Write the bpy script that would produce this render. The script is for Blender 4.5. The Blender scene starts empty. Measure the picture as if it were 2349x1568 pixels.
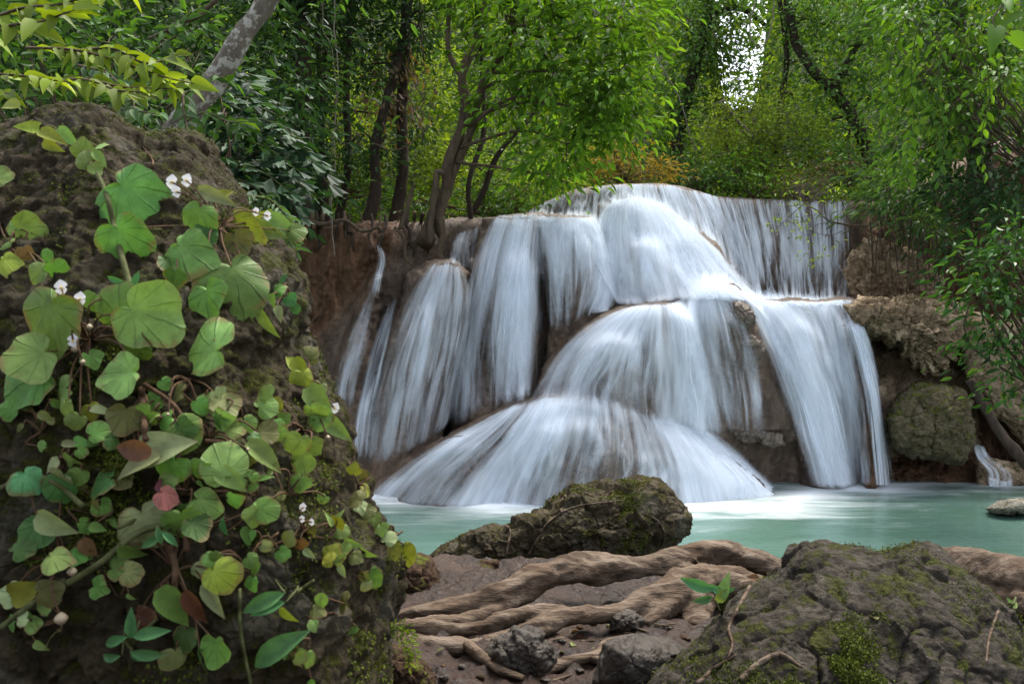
import bpy, math, random
import numpy as np
from mathutils import Vector
from mathutils.bvhtree import BVHTree

# ------------------------------------------------------------------ camera, world, sun, exposure
SC = bpy.context.scene
COL = SC.collection
CAMZ, FPX = 2.0, 1827.0
cam_d = bpy.data.cameras.new("camera"); cam = bpy.data.objects.new("camera", cam_d); COL.objects.link(cam)
cam.location = (0, 0, CAMZ); cam.rotation_euler = (math.radians(90), 0, 0)
cam_d.sensor_width = 36; cam_d.lens = 28; cam_d.clip_start = 0.05; cam_d.clip_end = 500
cam_d.dof.use_dof = True; cam_d.dof.focus_distance = 6.0; cam_d.dof.aperture_fstop = 8.0
SC.camera = cam
SUN_EL, SUN_AZ = math.radians(64), math.radians(35)     # azimuth clockwise from +Y (the view direction)
w = bpy.data.worlds.new("World"); SC.world = w; w.use_nodes = True
nt = w.node_tree
sky = nt.nodes.new("ShaderNodeTexSky"); sky.sky_type = 'NISHITA'; sky.sun_disc = False
sky.sun_elevation = SUN_EL; sky.sun_rotation = SUN_AZ; sky.dust_density = 3.0; sky.air_density = 1.0; sky.ozone_density = 0.6
bg = nt.nodes["Background"]; bg.inputs[1].default_value = 0.15
hs = nt.nodes.new("ShaderNodeHueSaturation"); hs.inputs["Saturation"].default_value = .42; hs.inputs["Value"].default_value = 1.1
nt.links.new(sky.outputs[0], hs.inputs["Color"]); nt.links.new(hs.outputs[0], bg.inputs[0])
sun_d = bpy.data.lights.new("sun", 'SUN'); sun_d.energy = 2.6; sun_d.angle = math.radians(25); sun_d.color = (1, .95, .86)
sun = bpy.data.objects.new("sun", sun_d); COL.objects.link(sun); sun.location = (0, 0, 30)
sd = Vector((math.sin(SUN_AZ) * math.cos(SUN_EL), math.cos(SUN_AZ) * math.cos(SUN_EL), math.sin(SUN_EL)))
sun.rotation_euler = sd.to_track_quat('Z', 'Y').to_euler()
SC.view_settings.view_transform = 'Standard'; SC.view_settings.look = 'None'
SC.view_settings.exposure = 1.4; SC.view_settings.gamma = 1
SC.cycles.use_denoising = True
SC.cycles.max_bounces = 8; SC.cycles.diffuse_bounces = 4; SC.cycles.glossy_bounces = 2
SC.cycles.transparent_max_bounces = 24; SC.cycles.transmission_bounces = 4

# ------------------------------------------------------------------ helpers
RNG = np.random.default_rng(7)
random.seed(7)

def P(px, py, d):
    px, py, d = np.broadcast_arrays(np.asarray(px, float), np.asarray(py, float), np.asarray(d, float))
    return np.stack([(px - 1174.5) / FPX * d, d, CAMZ - (py - 784.0) / FPX * d], -1)

def nrmz(v):
    return v / np.maximum(np.linalg.norm(v, axis=-1, keepdims=True), 1e-9)

def facets(p, seed=0):
    """chunky planar facets: each jittered cell tilts its own way; also returns the distance to the cell border"""
    p = np.asarray(p, float); i = np.floor(p).astype(np.int64); best = np.full(len(p), 9.0); sec = np.full(len(p), 9.0); val = np.zeros(len(p))
    for dx in (-1, 0, 1):
        for dy in (-1, 0, 1):
            for dz in (-1, 0, 1):
                c = i + np.array([dx, dy, dz]); h = _perm[(_perm[(_perm[(c[:, 0] + seed) & 255] + c[:, 1]) & 255] + c[:, 2]) & 255]
                ctr = c + .5 + .45 * _grad[h]; d = np.linalg.norm(p - ctr, axis=1)
                tl = np.sum((p - ctr) * _grad[(h * 7 + 13) & 255], 1) + .5 * _grad[(h + 91) & 255][:, 0]
                nw = d < best
                sec = np.where(nw, best, np.minimum(sec, d)); val = np.where(nw, tl, val); best = np.where(nw, d, best)
    return val, sec - best

_perm = np.random.default_rng(3).permutation(256).astype(np.int64)
_grad = nrmz(np.random.default_rng(4).normal(size=(256, 3)))
def pnoise(p):
    p = np.asarray(p, float); sh = p.shape[:-1]; p = p.reshape(-1, 3)
    i = np.floor(p).astype(np.int64); f = p - i; u = f * f * f * (f * (f * 6 - 15) + 10)
    out = np.zeros(len(p))
    for dx in (0, 1):
        for dy in (0, 1):
            for dz in (0, 1):
                h = _perm[(_perm[(_perm[(i[:, 0] + dx) & 255] + i[:, 1] + dy) & 255] + i[:, 2] + dz) & 255]
                g = _grad[h]
                dot = g[:, 0] * (f[:, 0] - dx) + g[:, 1] * (f[:, 1] - dy) + g[:, 2] * (f[:, 2] - dz)
                wt = (u[:, 0] if dx else 1 - u[:, 0]) * (u[:, 1] if dy else 1 - u[:, 1]) * (u[:, 2] if dz else 1 - u[:, 2])
                out += wt * dot
    return (out * 1.6).reshape(sh)
def fbm(p, o=4, gain=.5):
    a, s, t = 1.0, 0, 0
    p = np.asarray(p, float)
    for k in range(o):
        s = s + a * pnoise(p * (2.03 ** k) + 17.3 * k); t += a; a *= gain
    return s / t
def ridged(p, o=4):
    a, s, t = 1.0, 0, 0
    p = np.asarray(p, float)
    for k in range(o):
        s = s + a * (1 - 2.2 * np.abs(pnoise(p * (2.1 ** k) + 9.1 * k))); t += a; a *= .5
    return s / t

def worldloc(o):
    v = Vector((0, 0, 0))
    while o is not None:
        v += o.location; o = o.parent
    return np.array(v)

def mk(name, V, F, mat, parent=None, smooth=True, uv=None, attr=None):
    """link ONE mesh object; F: array of quads/tris or list of such arrays"""
    V = np.asarray(V, float).reshape(-1, 3)
    if parent is not None: V = V - worldloc(parent)
    Fs = F if isinstance(F, list) else [F]
    Fs = [np.asarray(f, np.int64) for f in Fs if len(f)]
    me = bpy.data.meshes.new(name)
    me.vertices.add(len(V)); me.vertices.foreach_set("co", V.astype(np.float32).ravel())
    loops = np.concatenate([f.ravel() for f in Fs]); tot = np.concatenate([np.full(len(f), f.shape[1]) for f in Fs])
    start = np.concatenate([[0], np.cumsum(tot)[:-1]])
    me.loops.add(len(loops)); me.loops.foreach_set("vertex_index", loops.astype(np.int32))
    me.polygons.add(len(tot)); me.polygons.foreach_set("loop_start", start.astype(np.int32))
    me.polygons.foreach_set("loop_total", tot.astype(np.int32))
    me.polygons.foreach_set("use_smooth", np.full(len(tot), bool(smooth)))
    me.update(calc_edges=True); me.validate()
    if uv is not None:
        l = me.uv_layers.new(name="flow"); l.data.foreach_set("uv", np.asarray(uv)[loops].astype(np.float32).ravel())
    for k, a in (attr or {}).items():
        at = me.attributes.new(k, 'FLOAT', 'POINT'); at.data.foreach_set("value", np.asarray(a).astype(np.float32).ravel())
    me.materials.append(mat)
    o = bpy.data.objects.new(name, me); COL.objects.link(o)
    if parent is not None: o.parent = parent
    return o
def tag(o, label, cat, group=None):
    o["label"] = label; o["category"] = cat
    if group: o["group"] = group
    return o
def struct(o): o["kind"] = "structure"; return o
def stuff(o, label=None, cat=None):
    o["kind"] = "stuff"
    if label: tag(o, label, cat)
    return o
def thing(name, loc, label, cat, group=None):
    o = bpy.data.objects.new(name, None); COL.objects.link(o); o.location = [float(c) for c in loc]
    o.empty_display_size = .1
    return tag(o, label, cat, group)

def interp_tab(tab, x):
    t = np.asarray(tab, float); return [np.interp(x, t[:, 0], t[:, k]) for k in range(1, t.shape[1])]

def smooth_path(pts, n):
    """Catmull-Rom through pts, resampled to n points by arc length"""
    p = np.asarray(pts, float)
    if len(p) < 3:
        t = np.linspace(0, 1, n)[:, None]; return p[0] * (1 - t) + p[-1] * t
    q = np.vstack([2 * p[0] - p[1], p, 2 * p[-1] - p[-2]])
    out = []
    for i in range(1, len(q) - 2):
        t = np.linspace(0, 1, 12, endpoint=False)[:, None]
        a, b, c, d = q[i - 1], q[i], q[i + 1], q[i + 2]
        out.append(.5 * ((2 * b) + (-a + c) * t + (2 * a - 5 * b + 4 * c - d) * t ** 2 + (-a + 3 * b - 3 * c + d) * t ** 3))
    out = np.vstack(out + [p[-1:]])
    s = np.concatenate([[0], np.cumsum(np.linalg.norm(np.diff(out[:, :min(3, out.shape[1])], axis=0), axis=1))])
    x = np.linspace(0, s[-1], n)
    return np.stack([np.interp(x, s, out[:, k]) for k in range(out.shape[1])], 1)

def tube(path, rad, seg=8, n=None, wob=0.0, cap=True, seed=0):
    path = np.asarray(path, float)
    rad = np.broadcast_to(np.asarray(rad, float), (len(path),)) if np.ndim(rad) == 0 else np.asarray(rad, float)
    if n:
        q = smooth_path(np.column_stack([path, rad if len(rad) == len(path) else np.interp(np.linspace(0, 1, len(path)), np.linspace(0, 1, len(rad)), rad)]), n)
        path, rad = q[:, :3], np.maximum(q[:, 3], 1e-4)
    T = nrmz(np.gradient(path, axis=0))
    up = np.array([0, 0, 1.0]) if abs(T[0, 2]) < .8 else np.array([0, 1.0, 0])
    A = np.zeros_like(T); a = np.cross(T[0], up)
    for i in range(len(T)):
        a = a - T[i] * np.dot(a, T[i]); a = a / max(np.linalg.norm(a), 1e-9); A[i] = a
    B = np.cross(T, A)
    th = np.linspace(0, 2 * np.pi, seg, endpoint=False)
    ring = A[:, None] * np.cos(th)[None, :, None] + B[:, None] * np.sin(th)[None, :, None]
    R = rad[:, None] * np.ones(seg)
    if wob:
        R = R * (1 + wob * pnoise(path[:, None] * 6 + ring * 1.2 + seed))
    V = (path[:, None] + ring * R[..., None]).reshape(-1, 3)
    i = np.arange(len(path) - 1)[:, None] * seg; j = np.arange(seg)[None]; j2 = (j + 1) % seg
    F = np.stack([i + j, i + j2, i + seg + j2, i + seg + j], -1).reshape(-1, 4)
    if cap:
        c0 = len(V); V = np.vstack([V, path[:1], path[-1:]]); L = (len(path) - 1) * seg
        t0 = np.stack([np.full(seg, c0), (np.arange(seg) + 1) % seg, np.arange(seg)], 1)
        t1 = np.stack([np.full(seg, c0 + 1), L + np.arange(seg), L + (np.arange(seg) + 1) % seg], 1)
        return V, F, np.vstack([t0, t1])
    return V, F, np.zeros((0, 3), int)
class Geo:
    def __init__(s): s.V = []; s.Q = []; s.T = []; s.U = []; s.n = 0
    def add(s, V, Q=(), T=(), U=None):
        V = np.asarray(V).reshape(-1, 3); s.V.append(V)
        if len(Q): s.Q.append(np.asarray(Q) + s.n)
        if len(T): s.T.append(np.asarray(T) + s.n)
        s.U.append(np.zeros((len(V), 2)) if U is None else np.asarray(U).reshape(-1, 2)); s.n += len(V); return s
    def tube(s, *a, **k): return s.add(*tube(*a, **k))
    def mk(s, name, mat, parent=None, smooth=True, uv=False):
        F = ([np.vstack(s.Q)] if s.Q else []) + ([np.vstack(s.T)] if s.T else [])
        return mk(name, np.vstack(s.V), F, mat, parent, smooth, np.vstack(s.U) if uv else None)
def pxpath(pts, d=None):
    """[(px,py,d)] or [(px,py)] with d -> world"""
    return np.array([P(*p[:3]) if len(p) > 2 else P(p[0], p[1], d) for p in pts])

# leaf templates: (verts x across / y along / z normal, quads, uv)
def _grid_leaf(ws, droop=.15, fold=.12, cols=2):
    n = len(ws); V = []; U = []; xs = np.linspace(-1, 1, cols + 1)
    for i, wd in enumerate(ws):
        y = i / (n - 1)
        for x in xs:
            V.append((x * wd * .5, y, fold * abs(x) * wd - droop * y * y)); U.append((x * .5 + .5, y))
    c = cols + 1
    Q = [(i * c + k, i * c + k + 1, (i + 1) * c + k + 1, (i + 1) * c + k) for i in range(n - 1) for k in range(cols)]
    return np.array(V), np.array(Q), np.array(U)
T_HEX = (np.array([(0, 0, 0), (-.42, .3, .07), (-.36, .68, .02), (0, 1, -.1), (.36, .68, .02), (.42, .3, .07)]),
         np.array([(0, 3, 2, 1), (0, 5, 4, 3)]), np.array([(.5, 0), (0, .3), (.1, .7), (.5, 1), (.9, .7), (1, .3)]))
T_BLADE = _grid_leaf([.06, .62, .95, 1.0, .86, .5, .03], .22, .16)
T_HEART = _grid_leaf([.5, 1.0, 1.05, .92, .68, .36, .02], .25, .12)
T_FISH = (np.array([(0, 0, 0), (-.3, .55, .03), (-.55, .95, 0), (-.2, .85, .02), (0, 1, -.03), (.25, .82, .02), (.55, .9, 0), (.3, .5, .03)]),
          np.array([(0, 3, 2, 1), (0, 5, 4, 3), (0, 7, 6, 5)]), np.array([(.5, 0), (.2, .5), (0, 1), (.3, .9), (.5, 1), (.7, .8), (1, .9), (.8, .5)]))
def _begonia(lob=0.0, seed=0, asym=.16):
    r_ = np.random.default_rng(seed); n, k = 40, 5
    th = np.linspace(-np.pi, np.pi, n, endpoint=False) + np.pi / n
    R = .98 * np.cos(th / 2) ** .95 * (1 + .10 * np.exp(-(th / .3) ** 2))
    R = R * (1 + asym * np.sin(th)) * (1 + .035 * np.sin(th * 5 + r_.uniform(0, 6)) + .02 * np.sin(th * 11 + r_.uniform(0, 6)) + lob * np.cos(th * 5))
    V = [(0, 0, 0)]; U = [(.5, 0)]
    ph = r_.uniform(0, 6); cup = r_.uniform(-.38, .1); fold = r_.uniform(-.05, .3)
    for j in range(1, k + 1):
        f = j / k
        for i in range(n):
            x, y = R[i] * f * np.sin(th[i]), R[i] * f * np.cos(th[i])
            z = cup * (R[i] * f) ** 2 + fold * abs(x) + .07 * f * f * np.sin(3 * th[i] + ph) + .035 * f * f * np.cos(7 * th[i] + ph)
            V.append((x, y, z)); U.append(((th[i] / (2 * np.pi)) + .5, f))
    T = [(0, 1 + i, 1 + (i + 1) % n) for i in range(n)]
    Q = [(1 + j * n + i, 1 + (j + 1) * n + i, 1 + (j + 1) * n + (i + 1) % n, 1 + j * n + (i + 1) % n) for j in range(k - 1) for i in range(n)]
    V = np.array(V); V[:, 1] -= 0.0; V /= 1.35
    return V, np.array(Q), np.array(U), np.array(T)
T_BEG = [_begonia(l_, k_, a_) for k_, (l_, a_) in enumerate([(0, .16), (.05, -.16), (.02, .28), (.07, .06), (.03, -.28), (0, .22), (.09, -.1), (.04, .3)])]

def leaves(pos, dr, nr, ln, wd, tmpl):
    pos, dr = np.asarray(pos, float), nrmz(np.asarray(dr, float)); nr = np.asarray(nr, float)
    nr = nrmz(nr - dr * np.sum(nr * dr, -1, keepdims=True)); sd_ = np.cross(dr, nr)
    ln = np.broadcast_to(ln, (len(pos),)); wd = np.broadcast_to(wd, (len(pos),))
    t = tmpl[0]; N, k = len(pos), len(t)
    V = pos[:, None] + (t[None, :, 0:1] * wd[:, None, None]) * sd_[:, None] + (t[None, :, 1:2] * ln[:, None, None]) * dr[:, None] + (t[None, :, 2:3] * ln[:, None, None]) * nr[:, None]
    off = (np.arange(N) * k)[:, None, None]
    Q = (tmpl[1][None] + off).reshape(-1, 4)
    T = (tmpl[3][None] + off).reshape(-1, 3) if len(tmpl) > 3 else np.zeros((0, 3), int)
    return V.reshape(-1, 3), Q, T, np.tile(tmpl[2], (N, 1))

def foliage(geo, blobs, L, W, cov=2.4, clump=26, cr=.28, droop=.25, seed=1, tmpl=T_HEX, shell=.3, twigs=None, twr=.006):
    """leaf clumps through the volume of px blobs (px,py,d,rx_px,ry_px[,depth_m])"""
    r = np.random.default_rng(seed)
    for b in blobs:
        px, py, d, rx, ry = b[:5]; c = P(px, py, d); k = d / FPX
        rad = np.array([rx * k, b[5] if len(b) > 5 else .5 * (rx + ry) * k * .8, ry * k])
        n = int(cov * math.pi * rx * ry / (.55 * (L / k) * (W / k))) + 8
        nc = max(3, int(n / clump / 1.5))
        u = nrmz(r.normal(size=(nc, 3))); rr = shell + (1 - shell) * r.random((nc, 1)) ** .6
        cc = c + u * rr * rad * (1 + .25 * fbm(u * 2 + seed, 2)[:, None])
        ci = r.integers(0, nc, n)
        crad = cr * (.6 + .8 * r.random((nc, 1)))[ci]
        off = r.normal(size=(n, 3)) * crad * np.array([1, 1, .6])
        pos = cc[ci] + off
        dr = nrmz(off * np.array([1, 1, .4]) / cr + u[ci] * .7 + r.normal(size=(n, 3)) * .5) + np.array([0, 0, -droop])
        nr = np.array([0, -.4, .8]) + r.normal(size=(n, 3)) * .65 + u[ci] * .2
        s = .65 + .6 * r.random(n)
        geo.add(*leaves(pos, dr, nr, L * s, W * s * (.85 + .3 * r.random(n)), tmpl))
        if twigs is not None:
            for q in cc[r.permutation(nc)[:max(4, min(16, nc // 3))]]:
                mid = (c + q) / 2 + r.normal(size=3) * .1 * rad
                twigs.tube([c, mid, q], np.array([twr * 1.6, twr, twr * .4]), seg=4, n=6, cap=False)
    return geo

def leafy_stem(stem, leaf, path, r0, L, W, gap, tmpl=T_BLADE, seed=0, ang=55, droop=.2, up=(0, -.3, 1), n=24, ends=True, flat=.25, r1=None):
    """a thin stem with leaves alternating along it"""
    r = np.random.default_rng(seed)
    q = smooth_path(path, n); ln = np.linalg.norm(np.diff(q, axis=0), axis=1).sum()
    stem.tube(q, np.linspace(r0, r0 * .35 if r1 is None else r1, n), seg=5)
    m = max(2, int(ln / gap)); t = np.linspace(.06, .98, m)
    T = nrmz(np.gradient(q, axis=0)); x = np.linspace(0, 1, n)
    pos = np.stack([np.interp(t, x, q[:, i]) for i in range(3)], 1); tt = np.stack([np.interp(t, x, T[:, i]) for i in range(3)], 1)
    upv = np.asarray(up, float); side = nrmz(np.cross(tt, upv)); sg = np.where(np.arange(m) % 2, 1, -1)[:, None]
    a = math.radians(ang)
    dr = tt * math.cos(a) + side * sg * math.sin(a) + np.array([0, 0, -droop]) + r.normal(size=(m, 3)) * .28
    if ends: dr[-1] = tt[-1]
    nr = upv + r.normal(size=(m, 3)) * flat
    s = .75 + .5 * r.random(m)
    leaf.add(*leaves(pos, dr, nr, L * s, W * s, tmpl))

# ------------------------------------------------------------------ materials
def newmat(name):
    m = bpy.data.materials.new(name); m.use_nodes = True; t = m.node_tree; t.nodes.clear()
    out = t.nodes.new("ShaderNodeOutputMaterial")
    def N(kind, ins=None, **props):
        n = t.nodes.new("ShaderNode" + kind)
        for k, v in props.items(): setattr(n, k, v)
        for k, v in (ins or {}).items():
            s = n.inputs[k]
            if hasattr(v, "is_linked") or hasattr(v, "links"): t.links.new(v, s)
            else: s.default_value = v
        return n
    return m, t, out, N
def c4(c): return (c[0], c[1], c[2], 1)
def ramp(N, fac, stops):
    n = N("ValToRGB", {0: fac}); e = n.color_ramp.elements
    e[0].position, e[0].color = stops[0][0], c4(stops[0][1]); e[1].position, e[1].color = stops[-1][0], c4(stops[-1][1])
    for p, c in stops[1:-1]:
        x = e.new(p); x.color = c4(c)
    return n.outputs[0]
def noise(N, vec, scale, detail=4, rough=.55, dist=0):
    return N("TexNoise", {"Vector": vec, "Scale": scale, "Detail": detail, "Roughness": rough, "Distortion": dist}).outputs["Fac"]
def mixc(N, fac, a, b, mode='MIX'):
    n = N("Mix", data_type='RGBA', blend_type=mode)
    for k, v in ((0, fac), (6, a), (7, b)):
        if hasattr(v, "links"): n.id_data.links.new(v, n.inputs[k])
        else: n.inputs[k].default_value = c4(v) if isinstance(v, tuple) else v
    return n.outputs[2]
def mth(N, op, a, b=None, clamp=False):
    n = N("Math", {0: a} if b is None else {0: a, 1: b}, operation=op); n.use_clamp = clamp; return n.outputs[0]
def rng(N, v, a, b, c=0.0, d=1.0, smooth=True):
    n = N("MapRange", {"Value": v, "From Min": a, "From Max": b, "To Min": c, "To Max": d})
    if smooth: n.interpolation_type = 'SMOOTHSTEP'
    return n.outputs[0]

def leafmat(name, stops, trans=.32, rough=.56, tint=(1.5, 1.45, .4), spec=.16):
    m, t, out, N = newmat(name)
    rnd = N("NewGeometry").outputs["Random Per Island"]
    pos = N("TexCoord").outputs["Object"]
    f = mth(N, 'ADD', mth(N, 'MULTIPLY', rnd, .7), mth(N, 'MULTIPLY', noise(N, pos, .9, 2), .3))
    col = ramp(N, f, stops)
    p = N("BsdfPrincipled", {"Base Color": col, "Roughness": rough, "Specular IOR Level": spec})
    tr = N("BsdfTranslucent", {"Color": mixc(N, 1.0, col, tint, 'MULTIPLY')})
    mx = N("MixShader", {0: trans, 1: p.outputs[0], 2: tr.outputs[0]})
    t.links.new(mx.outputs[0], out.inputs[0]); return m
def shades(c, y=None):
    a = tuple(.45 * x for x in c); b = tuple(1.5 * x for x in c)
    s = [(0.12, a), (.45, c), (.75, b)]
    s.append((.95, y if y else tuple(1.9 * x for x in c)))
    return s
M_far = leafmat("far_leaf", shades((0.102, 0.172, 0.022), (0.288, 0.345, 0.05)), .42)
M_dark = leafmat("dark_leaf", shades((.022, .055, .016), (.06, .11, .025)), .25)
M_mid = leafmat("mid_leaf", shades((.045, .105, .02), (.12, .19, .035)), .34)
M_bright = leafmat("bright_leaf", shades((.075, .16, .018), (.19, .28, .03)), .42)
M_vine = leafmat("vine_leaf", shades((.065, .14, .03), (.18, .26, .06)), .36)
M_lime = leafmat("lime_leaf", shades((0.143, 0.209, 0.03), (0.33, 0.374, 0.05)), .38)
M_yel = leafmat("yellowgreen_leaf", shades((.15, .21, .02), (.36, .36, .04)), .36)
M_org = leafmat("orange_leaf", shades((.19, .14, .045), (.27, .23, .07)), .35)
M_fish = leafmat("bluegreen_leaf", shades((0.0144, 0.0432, 0.0173), (0.036, 0.0864, 0.0324)), .2, .6)
M_gray = leafmat("greygreen_leaf", shades((.06, .115, .045), (.13, .2, .09)), .28)
M_dry = leafmat("dry_leaf", shades((.13, .09, .055), (.25, .18, .11)), .25, .6)
M_gloss = leafmat("glossy_leaf", shades((.035, .095, .02), (.16, .20, .025)), .28, .4)
M_moss = leafmat("moss", shades((.05, .065, .008), (.12, .14, .015)), .15, .8)
M_teal = leafmat("fresh_green_leaf", shades((.07, .22, .075), (.14, .34, .12)), .3, .4)

def barkmat(name, c, c2, scale=9, lichen=None, bump=.5):
    m, t, out, N = newmat(name)
    pos = N("TexCoord").outputs["Object"]
    st = N("Mapping", {"Vector": pos, "Scale": (1, 1, .25)}).outputs[0]
    n1 = noise(N, st, scale * 2, 6, .65)
    n2 = noise(N, pos, scale * .35, 4)
    col = ramp(N, n1, [(.3, c), (.7, c2)])
    col = mixc(N, mth(N, 'MULTIPLY', n2, .6), col, tuple(.5 * x for x in c))
    if lichen:
        f = rng(N, noise(N, pos, scale * .9, 5, .65), .50, .56)
        col = mixc(N, f, col, lichen)
    b = N("Bump", {"Height": n1, "Strength": bump, "Distance": .03})
    p = N("BsdfPrincipled", {"Base Color": col, "Roughness": .9, "Normal": b.outputs[0], "Specular IOR Level": .1})
    t.links.new(p.outputs[0], out.inputs[0]); return m
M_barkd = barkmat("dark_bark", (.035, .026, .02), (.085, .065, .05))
M_barkb = barkmat("brown_bark", (.07, .05, .035), (.16, .12, .08))
M_barkg = barkmat("grey_bark", (.13, .11, .085), (.23, .20, .16), 14, (.36, .35, .30), .4)
M_twig = barkmat("pale_twig", (.16, .13, .1), (.3, .26, .21), 20)
M_stemg = barkmat("green_stem", (.06, .07, .025), (.12, .125, .055), 20)
M_stemr = barkmat("reddish_stem", (.075, .042, .024), (.13, .085, .05), 20)

def rockmat(name, c, c2, moss=0.0, mossc=(.075, .085, .012), pale=None, scale=5, bump=.8, rough=.8, wet=0, dist=.05, drips=False):
    m, t, out, N = newmat(name)
    pos = N("TexCoord").outputs["Object"]
    if drips: pos = N("Mapping", {"Vector": pos, "Scale": (1, 1, .45)}).outputs[0]
    g = N("NewGeometry")
    n1 = noise(N, pos, scale, 8, .62, .4); n2 = noise(N, pos, scale * 4.3, 8, .7); n3 = noise(N, pos, scale * .45, 3)
    v = N("TexVoronoi", {"Vector": pos, "Scale": scale * 5}); v.feature = 'F1'
    col = ramp(N, n1, [(.32, c), (.66, c2)])
    col = mixc(N, mth(N, 'MULTIPLY', rng(N, n2, .35, .7), .55), col, tuple(.38 * x for x in c))
    if pale:
        col = mixc(N, rng(N, n3, .52, .68), col, pale)
    h = mth(N, 'ADD', mth(N, 'MULTIPLY', n1, .9), mth(N, 'ADD', mth(N, 'MULTIPLY', n2, .55), mth(N, 'MULTIPLY', v.outputs[0], .25)))
    if moss > 0:
        up = N("SeparateXYZ", {0: g.outputs["Normal"]}).outputs[2]
        fm = mth(N, 'ADD', mth(N, 'ADD', noise(N, pos, scale * 1.1, 5, .7), mth(N, 'MULTIPLY', up, .10)), mth(N, 'MULTIPLY', noise(N, pos, scale * 14, 4, .7), .28))
        fm = rng(N, fm, .78 - moss * .3, .86 - moss * .3)
        mc = ramp(N, noise(N, pos, scale * 11, 3), [(.3, tuple(.4 * x for x in mossc)), (.7, tuple(1.35 * x for x in mossc))])
        col = mixc(N, mth(N, 'MULTIPLY', fm, .85), col, mc)
        h = mth(N, 'ADD', h, mth(N, 'MULTIPLY', fm, .12))
    b = N("Bump", {"Height": h, "Strength": bump, "Distance": dist})
    p = N("BsdfPrincipled", {"Base Color": col, "Roughness": rough, "Normal": b.outputs[0], "Specular IOR Level": .07 + wet * .6})
    t.links.new(p.outputs[0], out.inputs[0]); return m
M_rockL = rockmat("brown_crag", (0.0304, 0.0229, 0.0131), (0.0746, 0.0609, 0.0378), .30, scale=11, bump=1.0, dist=.03, pale=(0.08, 0.0724, 0.0523), mossc=(0.0381, 0.0419, 0.00523))
M_rockR = rockmat("grey_moss_rock", (0.0323, 0.0269, 0.0207), (0.0808, 0.0691, 0.0556), .18, scale=10, bump=1.0, dist=.03, mossc=(0.0384, 0.0434, 0.00593))
M_rockM = rockmat("mid_moss_rock", (0.0384, 0.0301, 0.0169), (0.0994, 0.0826, 0.0533), .22, pale=(0.115, 0.1, 0.0758), scale=9, bump=1.0, dist=.04, mossc=(0.0461, 0.043, 0.00606))
M_rockB = rockmat("brown_rock", (0.0355, 0.0204, 0.0122), (0.0816, 0.0512, 0.033), .10, scale=9, bump=1.0, dist=.03)
M_stone = rockmat("mud_stone", (0.0337, 0.0258, 0.0194), (0.0842, 0.0727, 0.0603), .0, scale=9, rough=.5, wet=.15, bump=.9, dist=.02)
M_shelf = rockmat("tan_shelf_rock", (0.186, 0.127, 0.0755), (0.456, 0.347, 0.228), .10, scale=6, pale=(0.507, 0.389, 0.263), bump=1.0, dist=.08)
M_mossb = rockmat("green_shelf_rock", (0.113, 0.09, 0.051), (0.24, 0.203, 0.127), .30, scale=6, mossc=(0.113, 0.134, 0.0224), bump=1.0, dist=.08)
M_palestone = rockmat("pale_stone", (.2, .18, .14), (.38, .35, .28), .15, scale=8)
M_mud = rockmat("wet_mud", (0.0146, 0.0058, 0.00238), (0.0361, 0.0163, 0.00742), 0, pale=(0.0411, 0.021, 0.0108), scale=6, rough=.42, wet=.45, bump=1.0, dist=.04)
M_floor = rockmat("forest_soil", (.03, .022, .014), (.07, .052, .034), .1, scale=3)

# cliff: wet travertine in the flow, dry brown earth left, roots' earth right (by position in the place)
def cliffmat():
    m, t, out, N = newmat("wet_travertine")
    pos = N("TexCoord").outputs["Object"]
    st = N("Mapping", {"Vector": pos, "Scale": (1, 1, .3)}).outputs[0]
    n1 = noise(N, st, 3.2, 8, .65, .3); n2 = noise(N, pos, 16, 8, .7); n3 = noise(N, pos, .9, 4); n4 = noise(N, st, 9, 6, .6)
    tan = ramp(N, n1, [(.3, (0.0456, 0.0333, 0.0253)), (.5, (0.138, 0.1, 0.0736)), (.7, (0.252, 0.19, 0.144))])
    brn = ramp(N, n1, [(.3, (0.0585, 0.03, 0.0156)), (.7, (0.247, 0.135, 0.0744))])
    at = N("Attribute", attribute_name="earth").outputs["Fac"]
    col = mixc(N, at, tan, brn)
    col = mixc(N, mth(N, 'MULTIPLY', rng(N, n2, .4, .7), .5), col, (.022, .016, .012))
    col = mixc(N, mth(N, 'MULTIPLY', rng(N, n3, .55, .7), .35), col, (.19, .105, .055))
    h = mth(N, 'ADD', mth(N, 'MULTIPLY', n1, .8), mth(N, 'ADD', mth(N, 'MULTIPLY', n2, .4), mth(N, 'MULTIPLY', n4, .4)))
    b = N("Bump", {"Height": h, "Strength": 1.0, "Distance": .10})
    p = N("BsdfPrincipled", {"Base Color": col, "Roughness": .6, "Normal": b.outputs[0], "Specular IOR Level": .2})
    t.links.new(p.outputs[0], out.inputs[0]); return m
M_cliff = cliffmat()

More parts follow.
